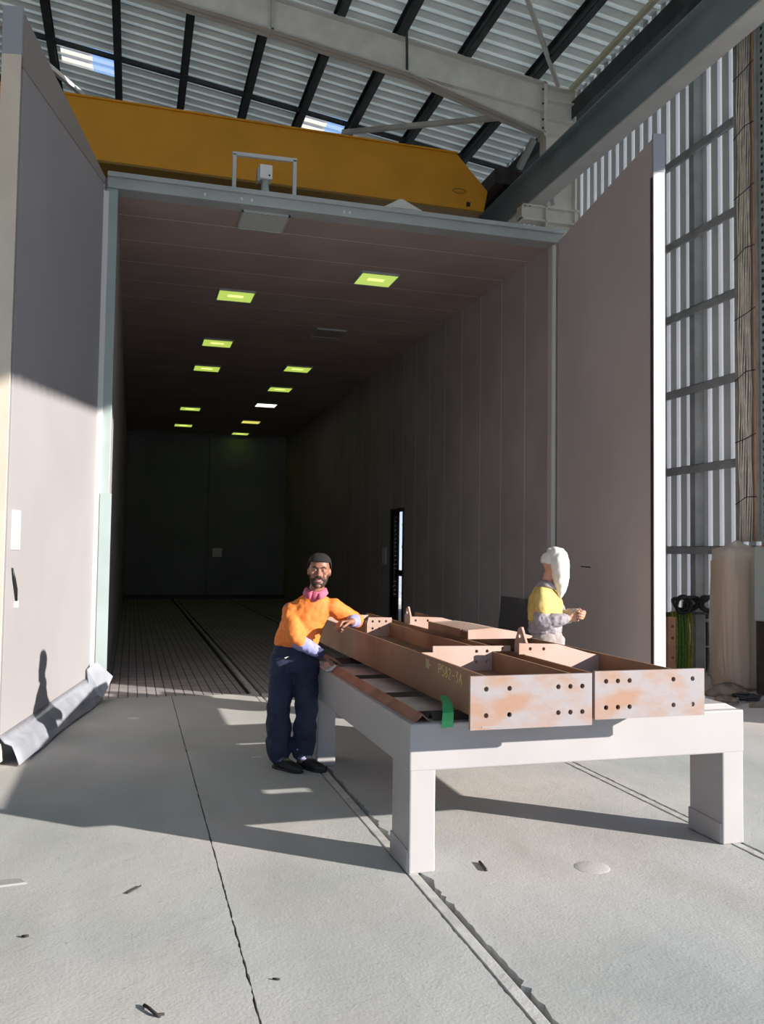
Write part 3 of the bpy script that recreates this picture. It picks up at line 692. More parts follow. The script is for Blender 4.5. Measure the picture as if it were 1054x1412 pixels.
for k, (y, r) in enumerate(((9.645, .011), (9.605, .010), (9.57, .013), (9.53, .010), (9.49, .012), (9.452, .010), (9.42, .008))):
    q = MB(); q.tube([(7.70 + .012 * math.sin(z * 1.3 + k), y + .014 * nz(z * .8, k * 3.1), 1.85 + z * .325) for z in range(25)], r, 8); q.emit('cable', 'cable', ct, smooth=True)
q = MB(); q.tube([(7.68, 9.305 + .006 * nz(z * .6, 40), 1.85 + z * .325) for z in range(25)], .024, 10); q.emit('conduit', 'conduit', ct, smooth=True, label='orange conduit')
for k in range(9):
    z = 2.4 + k * .82; q = MB(); q.tube([(7.655, 9.275, z + .02), (7.648, 9.45, z + .03 * (-1) ** k), (7.655, 9.675, z - .06)], .006, 6); q.emit('cable_tie', 'black', ct)
# ------------------------------------------------------------------ work bench standing on the rails
TX0, TX1, TY0, TY1, ZR, ZT = 1.395, 3.42, 4.262, 6.85, .516, .758
be = thing('work_bench', (2.4, 5.55, 0), 'big pale grey steel work bench carrying the rusty beams', 'bench')
q = MB(); q.box(TX0, TX1, TY0, TY0 + .155, ZR, ZT); q.emit('front_rail', 'bench', be, bevel=.008)
q = MB(); q.box(TX0, TX1, TY1 - .155, TY1, ZR, ZT); q.emit('back_rail', 'bench', be, bevel=.008)
q = MB(); q.box(TX0 + .001, TX0 + .15, TY0 + .155, TY1 - .155, ZR, ZT - .002); q.emit('side_rail', 'bench', be, bevel=.006)
q = MB(); q.box(TX1 - .15, TX1 - .001, TY0 + .155, TY1 - .155, ZR, ZT - .002); q.emit('side_rail', 'bench', be, bevel=.006)
# sloping top lip at the right front corner
q = MB(); q.prism([(TX1 - .34, ZT), (TX1 - .02, ZT), (TX1 - .10, ZT + .035), (TX1 - .34, ZT + .035)], lambda a, z, y: (a, y, z), TY0 + .03, TY0 + .5); q.emit('corner_cap', 'bench', be, bevel=.004)
for y0, y1 in ((4.72, 5.22), (5.39, 6.03), (6.20, 6.80)):
    q = MB(); q.box(TX0 + .14, TX1 - .14, y0 + .012, y1 - .012, .715, .735); q.emit('top_plate', 'bench_top', be, bevel=.003)
    for yy in (y0, y1 - .012):
        q = MB(); q.box(TX0 + .14, TX1 - .14, yy, yy + .012, .665, .734); q.emit('web_gap_shade', 'dark_steel', be)  # dark colour paints in the shade between the top plates
for x0 in (TX0, TX1 - .145):
    for y0 in (TY0, TY1 - .31):
        q = MB(); q.box(x0 + .002, x0 + .143, y0 + .002, y0 + .31, 0.0, ZR + .01); lg = q.emit('leg', 'bench', be, bevel=.008)
        q = MB(); q.prism([(y0 + .012, .003), (y0 + .314, .003), (y0 + .314, .132), (y0 + .012, .118)], lambda y, z, x: (x, y, z), x0 - .007, x0 + .148); fs_ = q.emit('foot_sleeve', 'bench', lg, bevel=.006)
# rusty angle irons laid apex-up along the edges of the bench as packers
def angle_iron(p, q_, w, mat, label):
    p, q_ = V(p), V(q_); d = (q_ - p).normalized(); s = d.cross(V((0, 0, 1))); m = MB()
    t = .006; prof = [(-w, 0), (0, w * .95), (w, 0), (w - t * 1.5, 0), (0, w * .95 - t * 1.6), (-w + t * 1.5, 0)]
    L = (q_ - p).length
    m.prism(prof, lambda a, z, k: p + s * a + d * k + V((0, 0, z)), 0, L)
    return tag(m.emit('angle_iron', mat), label, 'angle iron', 'angle irons packing up the beams')
angle_iron((1.475, 4.30, ZT), (1.475, 6.44, ZT), .045, 'brown_steel', 'reddish brown angle iron lying along the left rail of the bench')
angle_iron((1.54, 4.365, ZT), (3.05, 4.365, ZT), .045, 'dark_steel', 'dark angle iron lying along the front rail of the bench under the beams')
angle_iron((1.56, 6.72, ZT), (3.05, 6.72, ZT), .045, 'dark_steel', 'dark angle iron lying along the back rail of the bench under the beams')

# ------------------------------------------------------------------ fabricated rusty beams (lying on their sides)
BZ0, BZ1 = .805, 1.032
def strokes(txt):
    G = {'P': [[(0, 0), (0, 1), (.5, .95), (.6, .75), (.5, .52), (0, .5)]], '5': [[(.6, 1), (.1, 1), (.05, .55), (.5, .55), (.6, .25), (.4, 0), (0, .05)]],
         '8': [[(.3, .52), (.05, .75), (.3, 1), (.55, .75), (.3, .52), (0, .25), (.3, 0), (.6, .25), (.3, .52)]], '2': [[(.05, .85), (.3, 1), (.55, .8), (0, 0), (.6, .05)]],
         '-': [[(.05, .45), (.5, .5)]], '3': [[(.05, .95), (.5, 1), (.25, .55), (.55, .35), (.4, 0), (0, .08)]], 'A': [[(0, 0), (.3, 1), (.6, 0)], [(.12, .4), (.5, .4)]],
         'I': [[(.2, 0), (.22, 1)]], '/': [[(0, 0), (.5, 1)]], ' ': []}
    out = []; x = 0
    for c in txt:
        out += [[(x + a, b) for a, b in s] for s in G[c]]; x += .38 if c in 'I ' else .85
    return out
def end_plate(x0, x1, z0, z1, y, holes, root, label):
    m = plate_holes([(x0, z0), (x1, z0), (x1, z1), (x0, z1)], holes, .02, lambda u, v, w: (u, y + w, v))
    p = m.emit('end_plate', 'plate', root, label=label); return p
def beam(fx0, fx1, px0, px1, pz0, pz1, y1, label, holes):
    r = thing('steel_beam', ((fx0 + fx1) / 2, 6, BZ0), label, 'beam', 'rusty beams on the bench')
    y0 = 3.972
    q = MB(); q.box(fx0, fx0 + .014, y0, y1, BZ0, BZ1); q.emit('flange', 'rust', r)
    q = MB(); q.box(fx1 - .014, fx1, y0, y1, BZ0, BZ1); q.emit('flange', 'rust', r)
    q = MB(); q.box(fx0 + .014, fx1 - .014, y0, y1, .905, .916); q.emit('web', 'rust_shaded', r)
    end_plate(px0, px1, pz0, pz1, 3.962, holes, r, 'grey and orange mottled end plate with bolt holes')
    return r
H1 = [(1.60 + dx, z, .0125) for dx in (.083, .207, .473, .540, .607) for z in (.847, .975)]
H2 = [(2.276 + dx, z, .0125) for dx in (.066, .134, .202, .462, .578) for z in (.862, .995)]
bm1 = beam(1.690, 2.178, 1.600, 2.262, .778, 1.038, 8.25, 'left rusty steel beam on the bench, chalk-marked on its outer flange', H1)
bm2 = beam(2.285, 2.815, 2.278, 2.926, .803, 1.046, 8.45, 'right rusty steel beam on the bench, with upright fins', H2)
def gus(root, y, outline, holes, th=.014, mat='gusset', name='gusset'):
    m = plate_holes(outline, holes, th, lambda u, v, w: (u, y + w, v)); return m.emit(name, mat, root)
hh = lambda pts: [(x, z, .0105) for x, z in pts]
# left beam: the lit cross plates
gus(bm1, 5.0, [(1.704, .917), (2.163, .917), (2.163, 1.034), (2.287, 1.034), (2.287, 1.066), (1.775, 1.072), (1.775, 1.034), (1.704, 1.034)],
    hh([(2.06, 1.036), (2.13, 1.036), (2.235, 1.050), (2.06, .97), (2.13, .97)]))
gus(bm1, 7.22, [(1.96, .917), (2.163, .917), (2.163, 1.034), (2.182, 1.036), (2.182, 1.077), (1.975, 1.080), (1.96, 1.03)], hh([(2.01, 1.045), (2.07, 1.045), (2.13, 1.045), (2.01, .985), (2.07, .985)]))
gus(bm1, 7.75, [(1.704, .917), (1.94, .917), (2.12, 1.062), (1.704, 1.062)], hh([(1.95, 1.03)]))
q = MB(); q.box(1.95, 1.964, 7.22, 7.75, .917, 1.05); q.emit('stiffener', 'rust', bm1)
# right beam: cleats with two holes and a fin, a box bracket between them
gus(bm2, 4.82, [(2.299, .917), (2.801, .917), (2.801, 1.02), (2.73, 1.034), (2.52, 1.092), (2.262, 1.100), (2.262, 1.034), (2.299, 1.034)], hh([(2.335, 1.066), (2.425, 1.064)]))
gus(bm2, 7.10, [(2.299, .917), (2.801, .917), (2.801, 1.03), (2.60, 1.082), (2.310, 1.094), (2.310, 1.034), (2.299, 1.03)], hh([(2.36, 1.06), (2.47, 1.058)]))
q = MB(); q.box(2.285, 2.299, 5.85, 6.55, 1.030, 1.095); q.box(2.299, 2.34, 5.85, 5.864, 1.0, 1.095); q.emit('side_bracket', 'rust', bm2, label='brown upright side of the bracket')
gus(bm2, 5.74, [(2.30, 1.034), (2.78, 1.034), (2.80, 1.050), (2.66, 1.085), (2.50, 1.112), (2.299, 1.098)], [], name='bracket_plate')
q = MB(); q.prism([(2.299, 1.093), (2.50, 1.105), (2.66, 1.080), (2.80, 1.046), (2.80, 1.036), (2.66, 1.070), (2.50, 1.095), (2.299, 1.083)], lambda a, z, y: (a, y, z), 5.75, 6.5); q.emit('bracket_cover', 'gusset', bm2)
def fin(x, y, h):
    m = plate_holes([(y - .03, 1.0), (y + .20, 1.0), (y + .20, 1.034 + .3 * h), (y + .15, 1.034 + h * .9), (y + .12, 1.034 + h), (y + .10, 1.034 + h)], [(y + .125, 1.034 + h * .62, .014)], .014, lambda u, v, w: (x + w, u, v))
    return m.emit('fin', 'gusset', bm2)
fin(2.352, 4.86, .150); fin(2.345, 7.14, .135)
# chalk writing on the outer flange
q = MB()
def write(txt, y_start, z_base, hgt, slant):
    for st in strokes(txt):
        pts = [(1.6885, y_start - a * hgt * 1.08, z_base + b_ * hgt - a * slant) for a, b_ in st]
        q.tube(pts, .0024, 5)
write('III-', 4.88, .962, .055, .002); write('P582-3A', 4.65, .955, .058, .002); write('II', 4.17, .915, .06, .002)
q.emit('chalk_writing', 'chalk', bm1, label='yellow chalk number on the brown flange')
q = MB(); q.box(1.66, 1.78, 3.9505, 3.952, .789, .795); q.emit('paint_mark', 'light_off_dim', bm1)
q = MB(); q.ball((2.93, 3.972, .895), .011, n=8, m=5); q.emit('weld_nub', 'gusset', bm2, smooth=True)
# green tape tag tied under the left beam, hanging over the front rail
q = MB(); L = []
for x, y, z, w in ((1.640, 4.46, .862, .010), (1.628, 4.40, .866, .020), (1.612, 4.30, .846, .029), (1.598, 4.248, .81, .031), (1.594, 4.244, .77, .032), (1.592, 4.246, .735, .032)):
    L.append([(x - w, y, z), (x + w, y + .004, z + .001), (x + w, y + .008, z + .004), (x - w, y + .004, z + .003)])
q.rings(L); tag(q.emit('tape_tag', 'tag_green', smooth=False), 'bright green tape hanging over the front rail beside the left beam', 'tape')
# rag on the bench corner under the man's hand
q = MB(); rs = []
for j in range(7):
    y = 6.26 + j * .045
    rs.append([(1.395 + .13 * k / 9, y + .012 * nz(k, j), ZT + .005 + .014 * abs(nz(k * .6, j * .7)) + (.042 if 2 < k < 8 else .01) * max(0, 1 - abs(k - 5.2) / 4)) for k in range(10)] + [(1.395 + .13 * k / 9, y, ZT + .002) for k in range(9, -1, -1)])
q.rings(rs); tag(q.emit('white_rag', 'rag_white', smooth=True), 'crumpled white rag on the back left corner of the bench under the hand', 'rag')

# ------------------------------------------------------------------ things along the right wall
sp_ = thing('dark_sheet', (5.08, 10.95, 0), 'dark sheet with painted-in reflections leaning on the booth wall behind the hooded worker', 'sheet')
q = MB(); q.obox((5.10, 10.95, .52), (.003, 0, 0), (0, .62, 0), (.05, 0, .52)); q.emit('sheet', 'sheetmat', sp_)
bd = thing('wrapped_bundle', (7.3, 9.25, 0), 'tall bundle of wood wrapped in dirty translucent plastic, standing by the cable tray', 'bundle')
for k, (x, w, h, y) in enumerate(((7.13, .06, 1.60, 9.30), (7.20, .07, 1.66, 9.24), (7.29, .10, 1.40, 9.12), (7.38, .07, 1.66, 9.20), (7.46, .07, 1.62, 9.27), (7.53, .05, 1.60, 9.32))):
    q = MB(); q.box(x - w / 2 + .002, x + w / 2 + .01, y - .06, y + .16, .02, h); q.emit('wood_slab', 'wood', bd, bevel=.005)
q = MB(); rs = []
for j in range(40):
    t = j / 39; z = .02 + 1.72 * t; hw = .292 - .022 * t + .02 * math.sin(t * 3); hd = .22 - .03 * t; ring = []
    if t < .1: hw *= .86 + 1.4 * t; hd *= .9 + t
    for k in range(72):
        a = 2 * PI * k / 72; ca, sa = math.cos(a), math.sin(a)
        fold = 1.05 - (.09 + .24 * (1 - t) ** 1.5) * abs(nz(k * .42 + .8 * nz(t * 3, k * .2), t * 1.1, 3)) + .04 * nz(k * 1.3, t * 2, 8)
        ring.append((7.335 + hw * fold * math.copysign(abs(ca) ** .45, ca) - .02 * (1 - t), 9.24 + hd * fold * math.copysign(abs(sa) ** .45, sa), z + .015 * nz(k * .7, 1)))
    rs.append(ring)
top = [[V(p).lerp(V((7.33, 9.24, 1.80 + .02 * i)), f) + V((0, 0, .012 * nz(n_ * 1.1, i))) for n_, p in enumerate(rs[-1])] for i, f in ((1, .3), (2, .75), (3, .93))]
q.rings(rs + top); q.emit('plastic_wrap', 'wrap', bd, smooth=True, label='wrinkled translucent plastic wrap')
cbx = thing('wall_cabinet', (7.58, 8.64, 0), 'pale green-grey cabinet on a dark plinth at the right edge of the photo', 'cabinet')
q = MB(); q.box(7.27, 7.9, 8.42, 8.86, .88, 1.78); q.emit('body', 'cabinet', cbx, bevel=.012)
q = MB(); q.box(7.29, 7.9, 8.44, 8.86, 0, .88); q.emit('plinth', 'dark_steel', cbx, bevel=.01)
for z in (1.60, 1.38):
    q = MB(); q.tube([(7.29, 8.38, z), (7.295, 8.38, z), (7.58, 8.38, z), (7.585, 8.38, z)], [.05, .055, .055, .05], 16); q.emit('roll', 'plate_white', cbx, smooth=True)
hh_ = thing('hard_hat', (7.36, 8.60, 1.78), 'orange-brown hard hat with a pale crown on the cabinet at the right edge', 'hat')
q = MB(); q.lathe([(.15, 0), (.155, .008), (.125, .02), (.12, .07), (.095, .115), (.05, .14), (.004, .147)], (7.36, 8.60, 1.78), 24); q.emit('shell', 'orange_shell', hh_, smooth=True)
q = MB(); q.lathe([(.098, .116), (.08, .135), (.045, .150), (.004, .155)], (7.36, 8.60, 1.78), 20); q.emit('crown_cover', 'fin_white', hh_, smooth=True)
# lifting slings on a bar
bar = thing('sling_rack', (7.6, 10.75, 0), 'dark steel rail on posts holding slings and hoses along the right wall', 'rack')
q = MB(); q.tube([(7.18, 10.66, .84), (7.97, 10.66, .84)], .02, 10); q.emit('rail', 'dark_steel', bar, smooth=True)
for x in (7.29, 7.965):
    q = MB(); q.box(x - .02, x + .02, 10.66, 10.70, 0, .85); q.emit('post', 'dark_steel', bar)
SX = [(7.35, 'yellow_sling', 'olive yellow sling at the left end of the hanging slings', 1.0), (7.40, 'yellow_sling', 'second olive yellow sling from the left among the hanging slings', .9), (7.45, 'green_sling', 'green sling in the middle left of the hanging slings', .6), (7.50, 'green_sling', 'brightest middle green sling of the hanging slings', .62), (7.55, 'green_sling', 'green sling right of the middle of the hanging slings', .6), (7.60, 'yellow_sling', 'second olive yellow sling from the right among the hanging slings', .9), (7.65, 'yellow_sling', 'olive yellow sling at the right end of the hanging slings', 1.05)]
for x, mt, lb, k in SX:
    q = MB(); pts = []
    for i in range(24):
        a = 2 * PI * i / 24; pts.append((x + .003 * math.sin(a * 3 + x * 50), 10.655 + .045 * math.cos(a), .44 + .415 * math.copysign(abs(math.sin(a)) ** .7, math.sin(a))))
    q.tube(pts, .0215, 8, True); tag(q.emit('lifting_sling', mt, smooth=True), lb, 'sling', 'lifting slings on the rack')
for cx, r, cy_, lb in ((7.40, .17, 10.44, 'black hose coil above the green slings'), (7.62, .15, 10.55, 'smaller middle black hose coil on the right wall'), (7.84, .17, 10.44, 'open black hose coil above the grey stand')):
    q = MB(); pts = []
    for i in range(144):
        a = 2 * PI * i / 24; rr = r * (.78 + .42 * nz(i * .21, cx * 9)); pts.append((cx + rr * math.cos(a), cy_ + .02 * math.sin(i * .5) + .012 * (i / 24), .98 + rr * (.8 + .25 * nz(i * .11, 5, cx)) * math.sin(a)))
    q.tube(pts, .017, 8); tag(q.emit('hose_coil', 'hose', smooth=True), lb, 'hose', 'black hoses on the right wall')
ps = thing('drilled_post', (7.18, 10.45, 0), 'rusty orange flat post with drilled holes beside the edge of the right leaf', 'post')
m = plate_holes([(7.12, .001), (7.24, .001), (7.24, .81), (7.12, .81)], [(7.19, .68, .022), (7.19, .52, .022), (7.19, .25, .022)], .05, lambda u, v, w: (u, 10.42 + w, v)); m.emit('plate', 'conduit', ps)
st = thing('work_stand', (7.84, 10.38, 0), 'grey three-legged work stand right of the green slings', 'stand')
q = MB(); q.lathe([(.004, .74), (.15, .74), (.15, .77), (.004, .77)], (7.84, 10.36, 0), 20); q.emit('top', 'girt', st)
q = MB(); q.tube([(7.84, 10.36, .18), (7.84, 10.36, .74)], .03, 10); q.emit('column', 'girt', st, smooth=True)
q = MB(); q.tube([(7.70, 10.36, .40), (7.98, 10.36, .40)], .012, 8); q.emit('crossbar', 'girt', st)
for k in range(3):
    a = -.6 + k * 2.1; q = MB(); q.tube([(7.84, 10.36, .34), (7.84 + .17 * math.cos(a), 10.36 + .17 * math.sin(a), .012)], .018, 8); q.emit('leg', 'girt', st, smooth=True)
# heap on the floor at the right
for k, (x, y, r, lb) in enumerate(((6.80, 8.44, .20, 'coil of dark rope on the floor in front of the wrapped bundle'), (6.42, 8.28, .17, 'loose coil of brown rope at the right end of the bench'))):
    q = MB(); pts = []
    for i in range(110):
        a = 2 * PI * i / 22; rr = r * (.75 + .25 * nz(i * .2, k * 5)); pts.append((x + rr * math.cos(a), y + rr * .8 * math.sin(a), .02 + .010 * i / 22 + .012 * abs(nz(i * .4, 7))))
    q.tube(pts, .014, 7); tag(q.emit('rope_coil', 'rag_brown' if k else 'hose', smooth=True), lb, 'rope', 'ropes on the floor')
for p0, p1, w, mt, lb in (((6.0, 8.9, .02), (6.55, 9.15, .02), .09, 'wood', 'brown plank lying in front of the wrapped bundle'), ((6.55, 8.06, .02), (7.15, 7.98, .02), .06, 'rag_brown', 'dirty batten lying across the heap at the right'), ((6.0, 9.45, .02), (6.9, 9.38, .02), .10, 'dark_steel', 'dark steel flat lying behind the heap at the right')):
    q = MB(); q.bar(p0, p1, w, .04); tag(q.emit('plank', mt, bevel=.004), lb, 'plank')
q = MB(); rs = []
for j in range(9):
    t = j / 8; rs.append([(6.86 + .28 * math.cos(2 * PI * k / 20) * math.cos(t * PI / 2 * .98) * (1 + .25 * nz(k * .7, t * 3)), 8.84 + .15 * math.sin(2 * PI * k / 20) * math.cos(t * PI / 2 * .98) * (1 + .25 * nz(k * .7, t * 3, 4)), .002 + .14 * math.sin(t * PI / 2) * (1 + .2 * nz(k * .5, t))) for k in range(20)])
q.rings(rs); tag(q.emit('rag_heap', 'rag_brown', smooth=True), 'heap of dirty brown rags at the foot of the wrapped bundle', 'rags')
# greenery seen through the side door
sh = thing('shrub', (13.2, 35, -.06), 'green shrub outside, glimpsed through the louvred side door', 'shrub')
q = MB(); q.tube([(13.2, 35, -.06), (13.15, 35, 1), (13.25, 35.1, 2.2)], [.09, .07, .04], 8); q.emit('stem', 'stick', sh, smooth=True)
q = MB()
for k in range(900):
    p = V((random.gauss(0, .8), random.gauss(0, .8), random.gauss(0, 1.0))) + V((13.2, 35, 2.6)); a = V((random.uniform(-1, 1), random.uniform(-1, 1), random.uniform(-1, 1))).normalized(); b2 = a.orthogonal().normalized()
    if p.z < .1: continue
    q.add([p, p + a * .11 + b2 * .05, p + a * .24, p + a * .11 - b2 * .05], [(0, 1, 2, 3)])
q.emit('foliage', 'leaf', sh, recalc=False)
# ------------------------------------------------------------------ people
HR = [(-.122, .020, -.082, -.048), (-.112, .036, -.092, -.028), (-.092, .050, -.095, -.002), (-.062, .061, -.092, .030), (-.030, .067, -.088, .056), (0, .071, -.084, .080), (.030, .074, -.087, .092), (.060, .072, -.083, .093), (.085, .062, -.069, .081), (.105, .042, -.044, .056), (.116, .016, -.016, .024)]
def hring(z, grow=0., n=40):
    for a, b_ in zip(HR, HR[1:]):
        if a[0] <= z <= b_[0] + 1e-9:
            t = (z - a[0]) / (b_[0] - a[0]); t2 = t
            hw, f, k = (a[i] + (b_[i] - a[i]) * t2 for i in (1, 2, 3)); break
    cy, hd = (f + k) / 2, (k - f) / 2
    return [V((( hw + grow) * math.copysign(abs(math.cos(2 * PI * i / n)) ** .9, math.cos(2 * PI * i / n)), cy + (hd + grow) * math.copysign(abs(math.sin(2 * PI * i / n)) ** .95, math.sin(2 * PI * i / n)), z + grow * (.8 if z > .07 else 0))) for i in range(n)]
def head_mass(mb, T):
    h = MB(); zs = [-.122 + .238 * i / 30 for i in range(31)]
    h.rings([hring(z) for z in zs])
    h.limb([(0, -.080, .020), (0, -.094, -.008), (0, -.108, -.030)], [.008, .010, .014], 10)
    for s in (-1, 1):
        h.ball((s * .013, -.096, -.034), .0095); h.ball((s * .044, -.066, -.018), .023, .020, .018); h.ball((s * .038, -.076, -.040), .018, .014, .016)
        h.ball((s * .075, .010, -.006), .009, .019, .031, rot=Matrix.Rotation(s * .35, 3, 'Z'))
        h.ball((s * .030, -.080, .002), .014, .008, .010)
    h.limb([(-.046, -.072, .020), (-.02, -.087, .025), (.02, -.087, .025), (.046, -.072, .020)], [.008, .010, .010, .008], 8)
    h.ball((0, -.090, -.108), .020, .014, .014)
    h.xform(T); mb.add(h.v, h.f)
def shell(T, keep, grow, zs, n=40):
    h = MB(); R = [hring(z, grow, n) for z in zs]
    vs = [p for r in R for p in r]; fs = []
    for j in range(len(R) - 1):
        for i in range(n):
            q = (j * n + i, j * n + (i + 1) % n, (j + 1) * n + (i + 1) % n, (j + 1) * n + i)
            c = sum((vs[k] for k in q), V()) / 4
            if keep(c): fs.append(q)
    if keep(V((0, 0, .12))): fs.append(tuple((len(R) - 1) * n + i for i in range(n)))
    h.add(vs, fs); h.xform(T); return h
def hand(mb, wrist, d, n, thumb, curl=.35, spread=.05, s=1.):
    """palm with five separate bent fingers; d towards fingers, n out of the palm, thumb = side sign"""
    w = V(wrist); d = V(d).normalized(); n = V(n); n = (n - d * n.dot(d)).normalized(); x = d.cross(n)
    P = lambda a, b_, c: w + (d * a + x * b_ + n * c) * s
    mb.loft([(P(-.03, 0, 0), x * .024 * s, n * .018 * s), (P(.0, 0, 0), x * .026 * s, n * .017 * s), (P(.03, 0, 0), x * .036 * s, n * .015 * s), (P(.06, 0, -.001), x * .041 * s, n * .013 * s), (P(.088, 0, -.002), x * .039 * s, n * .011 * s), (P(.096, 0, -.002), x * .030 * s, n * .006 * s)], 16)
    for o, L in zip((-.030, -.010, .011, .030), (.066, .075, .071, .056)):
        o2 = o * -thumb; a = 0; p = P(.080, o2, -.002); pts = [p]
        for k, f in enumerate((.46, .31, .23)):
            a += curl * (1, 1.25, .8)[k]
            dd = (d * math.cos(a) + n * math.sin(a) + x * (o2 * spread * 6)).normalized()
            p = p + dd * (L * f + (.014 if k == 0 else 0)) * s; pts.append(p)
        mb.limb(pts, [.0092 * s, .0088 * s, .008 * s, .0068 * s], 9)
    b = P(.022, thumb * .026, .006)
    m1 = b + (d * .030 + x * thumb * .026 + n * .012) * s; m2 = m1 + (d * .028 + x * thumb * .006 + n * .014) * s; m3 = m2 + (d * .022 - x * thumb * .004 + n * .010) * s
    mb.limb([P(.004, thumb * .012, .004), b, m1, m2, m3], [.014 * s, .014 * s, .0115 * s, .0100 * s, .0085 * s], 9)
def shoe(mb, heel, yaw, L=.275):
    T = Matrix.Translation(V(heel)) @ Matrix.Rotation(yaw, 4, 'Z')
    h = MB(); secs = []
    for y, w, hgt in ((.0, .024, .05), (-.02, .036, .085), (-.07, .040, .105), (-.12, .042, .088), (-.17, .048, .066), (-.22, .047, .054), (-.255, .036, .044), (-L, .014, .028)):
        secs.append(((0, y, hgt / 2 + .004), (w, 0, 0), (0, 0, hgt / 2), .75))
    h.loft(secs, 18); h.xform(T); mb.add(h.v, h.f)
    so = MB(); so.loft([((0, .004, .010), (.028, 0, 0), (0, 0, .010), .4), ((0, -.03, .010), (.041, 0, 0), (0, 0, .010), .4), ((0, -.14, .010), (.045, 0, 0), (0, 0, .010), .4), ((0, -.22, .010), (.051, 0, 0), (0, 0, .010), .4), ((0, -L - .003, .010), (.022, 0, 0), (0, 0, .010), .4)], 16); so.xform(T)
    return so
def face_parts(T, root, skin_lip, hairm, beard):
    for s in (-1, 1):
        q = MB(); q.ball((s * .030, -.0830, .004), .0110, .007, .0042, n=12, m=8); q.xform(T); e = q.emit('eye', 'white_eye', root, smooth=True)
        q = MB(); q.ball((s * .030, -.0880, .0038), .0052, .0030, .0042, n=10, m=6); q.xform(T); q.emit('iris', 'black', e, smooth=True)
        q = MB(); q.limb([(s * .014, -.0945, .020), (s * .030, -.0935, .027), (s * .047, -.078, .021)], [.0035, .0045, .003], 8); q.xform(T); q.emit('eyebrow', hairm, root, smooth=True)
    q = MB(); q.limb([(-.026, -.088, -.060), (-.012, -.097, -.064), (.012, -.097, -.064), (.026, -.088, -.060)], [.003, .0048, .0048, .003], 8); q.xform(T); q.emit('upper_lip', skin_lip, root, smooth=True)
    q = MB(); q.limb([(-.025, -.088, -.064), (-.012, -.096, -.079), (.012, -.096, -.079), (.025, -.088, -.064)], [.003, .0055, .0055, .003], 8); q.xform(T); q.emit('lower_lip', skin_lip, root, smooth=True)
    q = MB(); q.limb([(-.019, -.0895, -.067), (0, -.0955, -.071), (.019, -.0895, -.067)], [.004, .005, .004], 8); q.xform(T); q.emit('teeth', 'teeth', root, smooth=True)

# --- man in the orange shirt leaning on the bench
man = thing('person', (1.21, 6.52, 0), 'smiling man in an orange shirt and navy trousers leaning on the bench and beam', 'person')
U, W = V((.965, -.26, 0)), V((.26, .965, 0))
bd_ = MB()
TH = Matrix.Translation(V((1.372, 6.455, 1.492))) @ Matrix.Rotation(-.22, 4, 'Z') @ Matrix.Rotation(.05, 4, 'Y') @ Matrix.Rotation(-.03, 4, 'X') @ Matrix.Diagonal((1.06, 1.06, 1.06, 1))
head_mass(bd_, TH)
bd_.limb([(1.345, 6.515, 1.27), (1.362, 6.488, 1.36), (1.372, 6.48, 1.43)], [.066, .056, .054])
bd_.loft([((1.225, 6.56, .84), U * .14, W * .10), ((1.225, 6.56, .95), U * .145, W * .10), ((1.25, 6.55, 1.05), U * .14, W * .10), ((1.305, 6.535, 1.16), U * .155, W * .105), ((1.335, 6.52, 1.24), U * .15, W * .085), ((1.345, 6.51, 1.30), U * .07, W * .06)])
RS_, RE, RW = V((1.165, 6.545, 1.205)), V((1.180, 6.395, .985)), V((1.385, 6.37, .872))
LS_, LE, LW = V((1.495, 6.475, 1.215)), V((1.690, 6.56, 1.105)), V((1.600, 6.335, 1.115))
bd_.limb([RS_, RE, RW], [.046, .044, .030]); bd_.limb([LS_, LE, LW], [.046, .044, .030])
RH, RK, RA = V((1.14, 6.575, .87)), V((1.108, 6.535, .46)), V((1.108, 6.56, .07))
LH, LK, LA = V((1.285, 6.545, .87)), V((1.294, 6.49, .46)), V((1.284, 6.53, .07))
bd_.limb([RH, RK, RA], [.085, .060, .042]); bd_.limb([LH, LK, LA], [.085, .060, .042])
hand(bd_, RW + V((.012, 0, -.008)), (.80, -.22, -.34), (-.28, .02, -.95), -1, .12, s=1.)
hand(bd_, LW + V((-.012, -.008, 0)), (-.93, -.30, -.05), (.10, -.25, -.95), 1, .85, s=1.05)
bd_.emit('body', 'skin_dark', man, remesh=.0052, relax=2)
zs = [-.122 + .238 * i / 36 for i in range(37)]
h = shell(TH, lambda c: c.z > (.062 if c.y < -.045 else .062 - (c.y + .045) * 1.05), .0075, zs)
o = h.emit('hair', 'hair', man, smooth=True, recalc=False); o.modifiers.new('t', 'SOLIDIFY').thickness = -.006
h = shell(TH, lambda c: (c.z < -.088) or (c.z < -.02 and abs(c.x) > .046 and -.06 < c.y < .0) or (c.z < -.055 and abs(c.x) > .036 and c.y < 0), .0035, zs)
h2 = MB(); h2.limb([(-.032, -.084, -.068), (-.018, -.097, -.050), (0, -.1015, -.047), (.018, -.097, -.050), (.032, -.084, -.068)], [.005, .006, .0055, .006, .005], 8); h2.xform(TH); h.add(h2.v, h2.f)
o = h.emit('beard', 'beard', man, smooth=True, recalc=False)
face_parts(TH, man, 'lip', 'hair', True)
sh_ = MB()
sh_.loft([((1.222, 6.56, .915), U * .150, W * .112), ((1.225, 6.56, .93), U * .166, W * .126), ((1.235, 6.555, 1.00), U * .172, W * .135), ((1.265, 6.545, 1.08), U * .172, W * .132), ((1.300, 6.535, 1.16), U * .182, W * .128), ((1.330, 6.525, 1.235), U * .178, W * .108), ((1.345, 6.515, 1.285), U * .115, W * .085), ((1.352, 6.51, 1.315), U * .07, W * .068)])
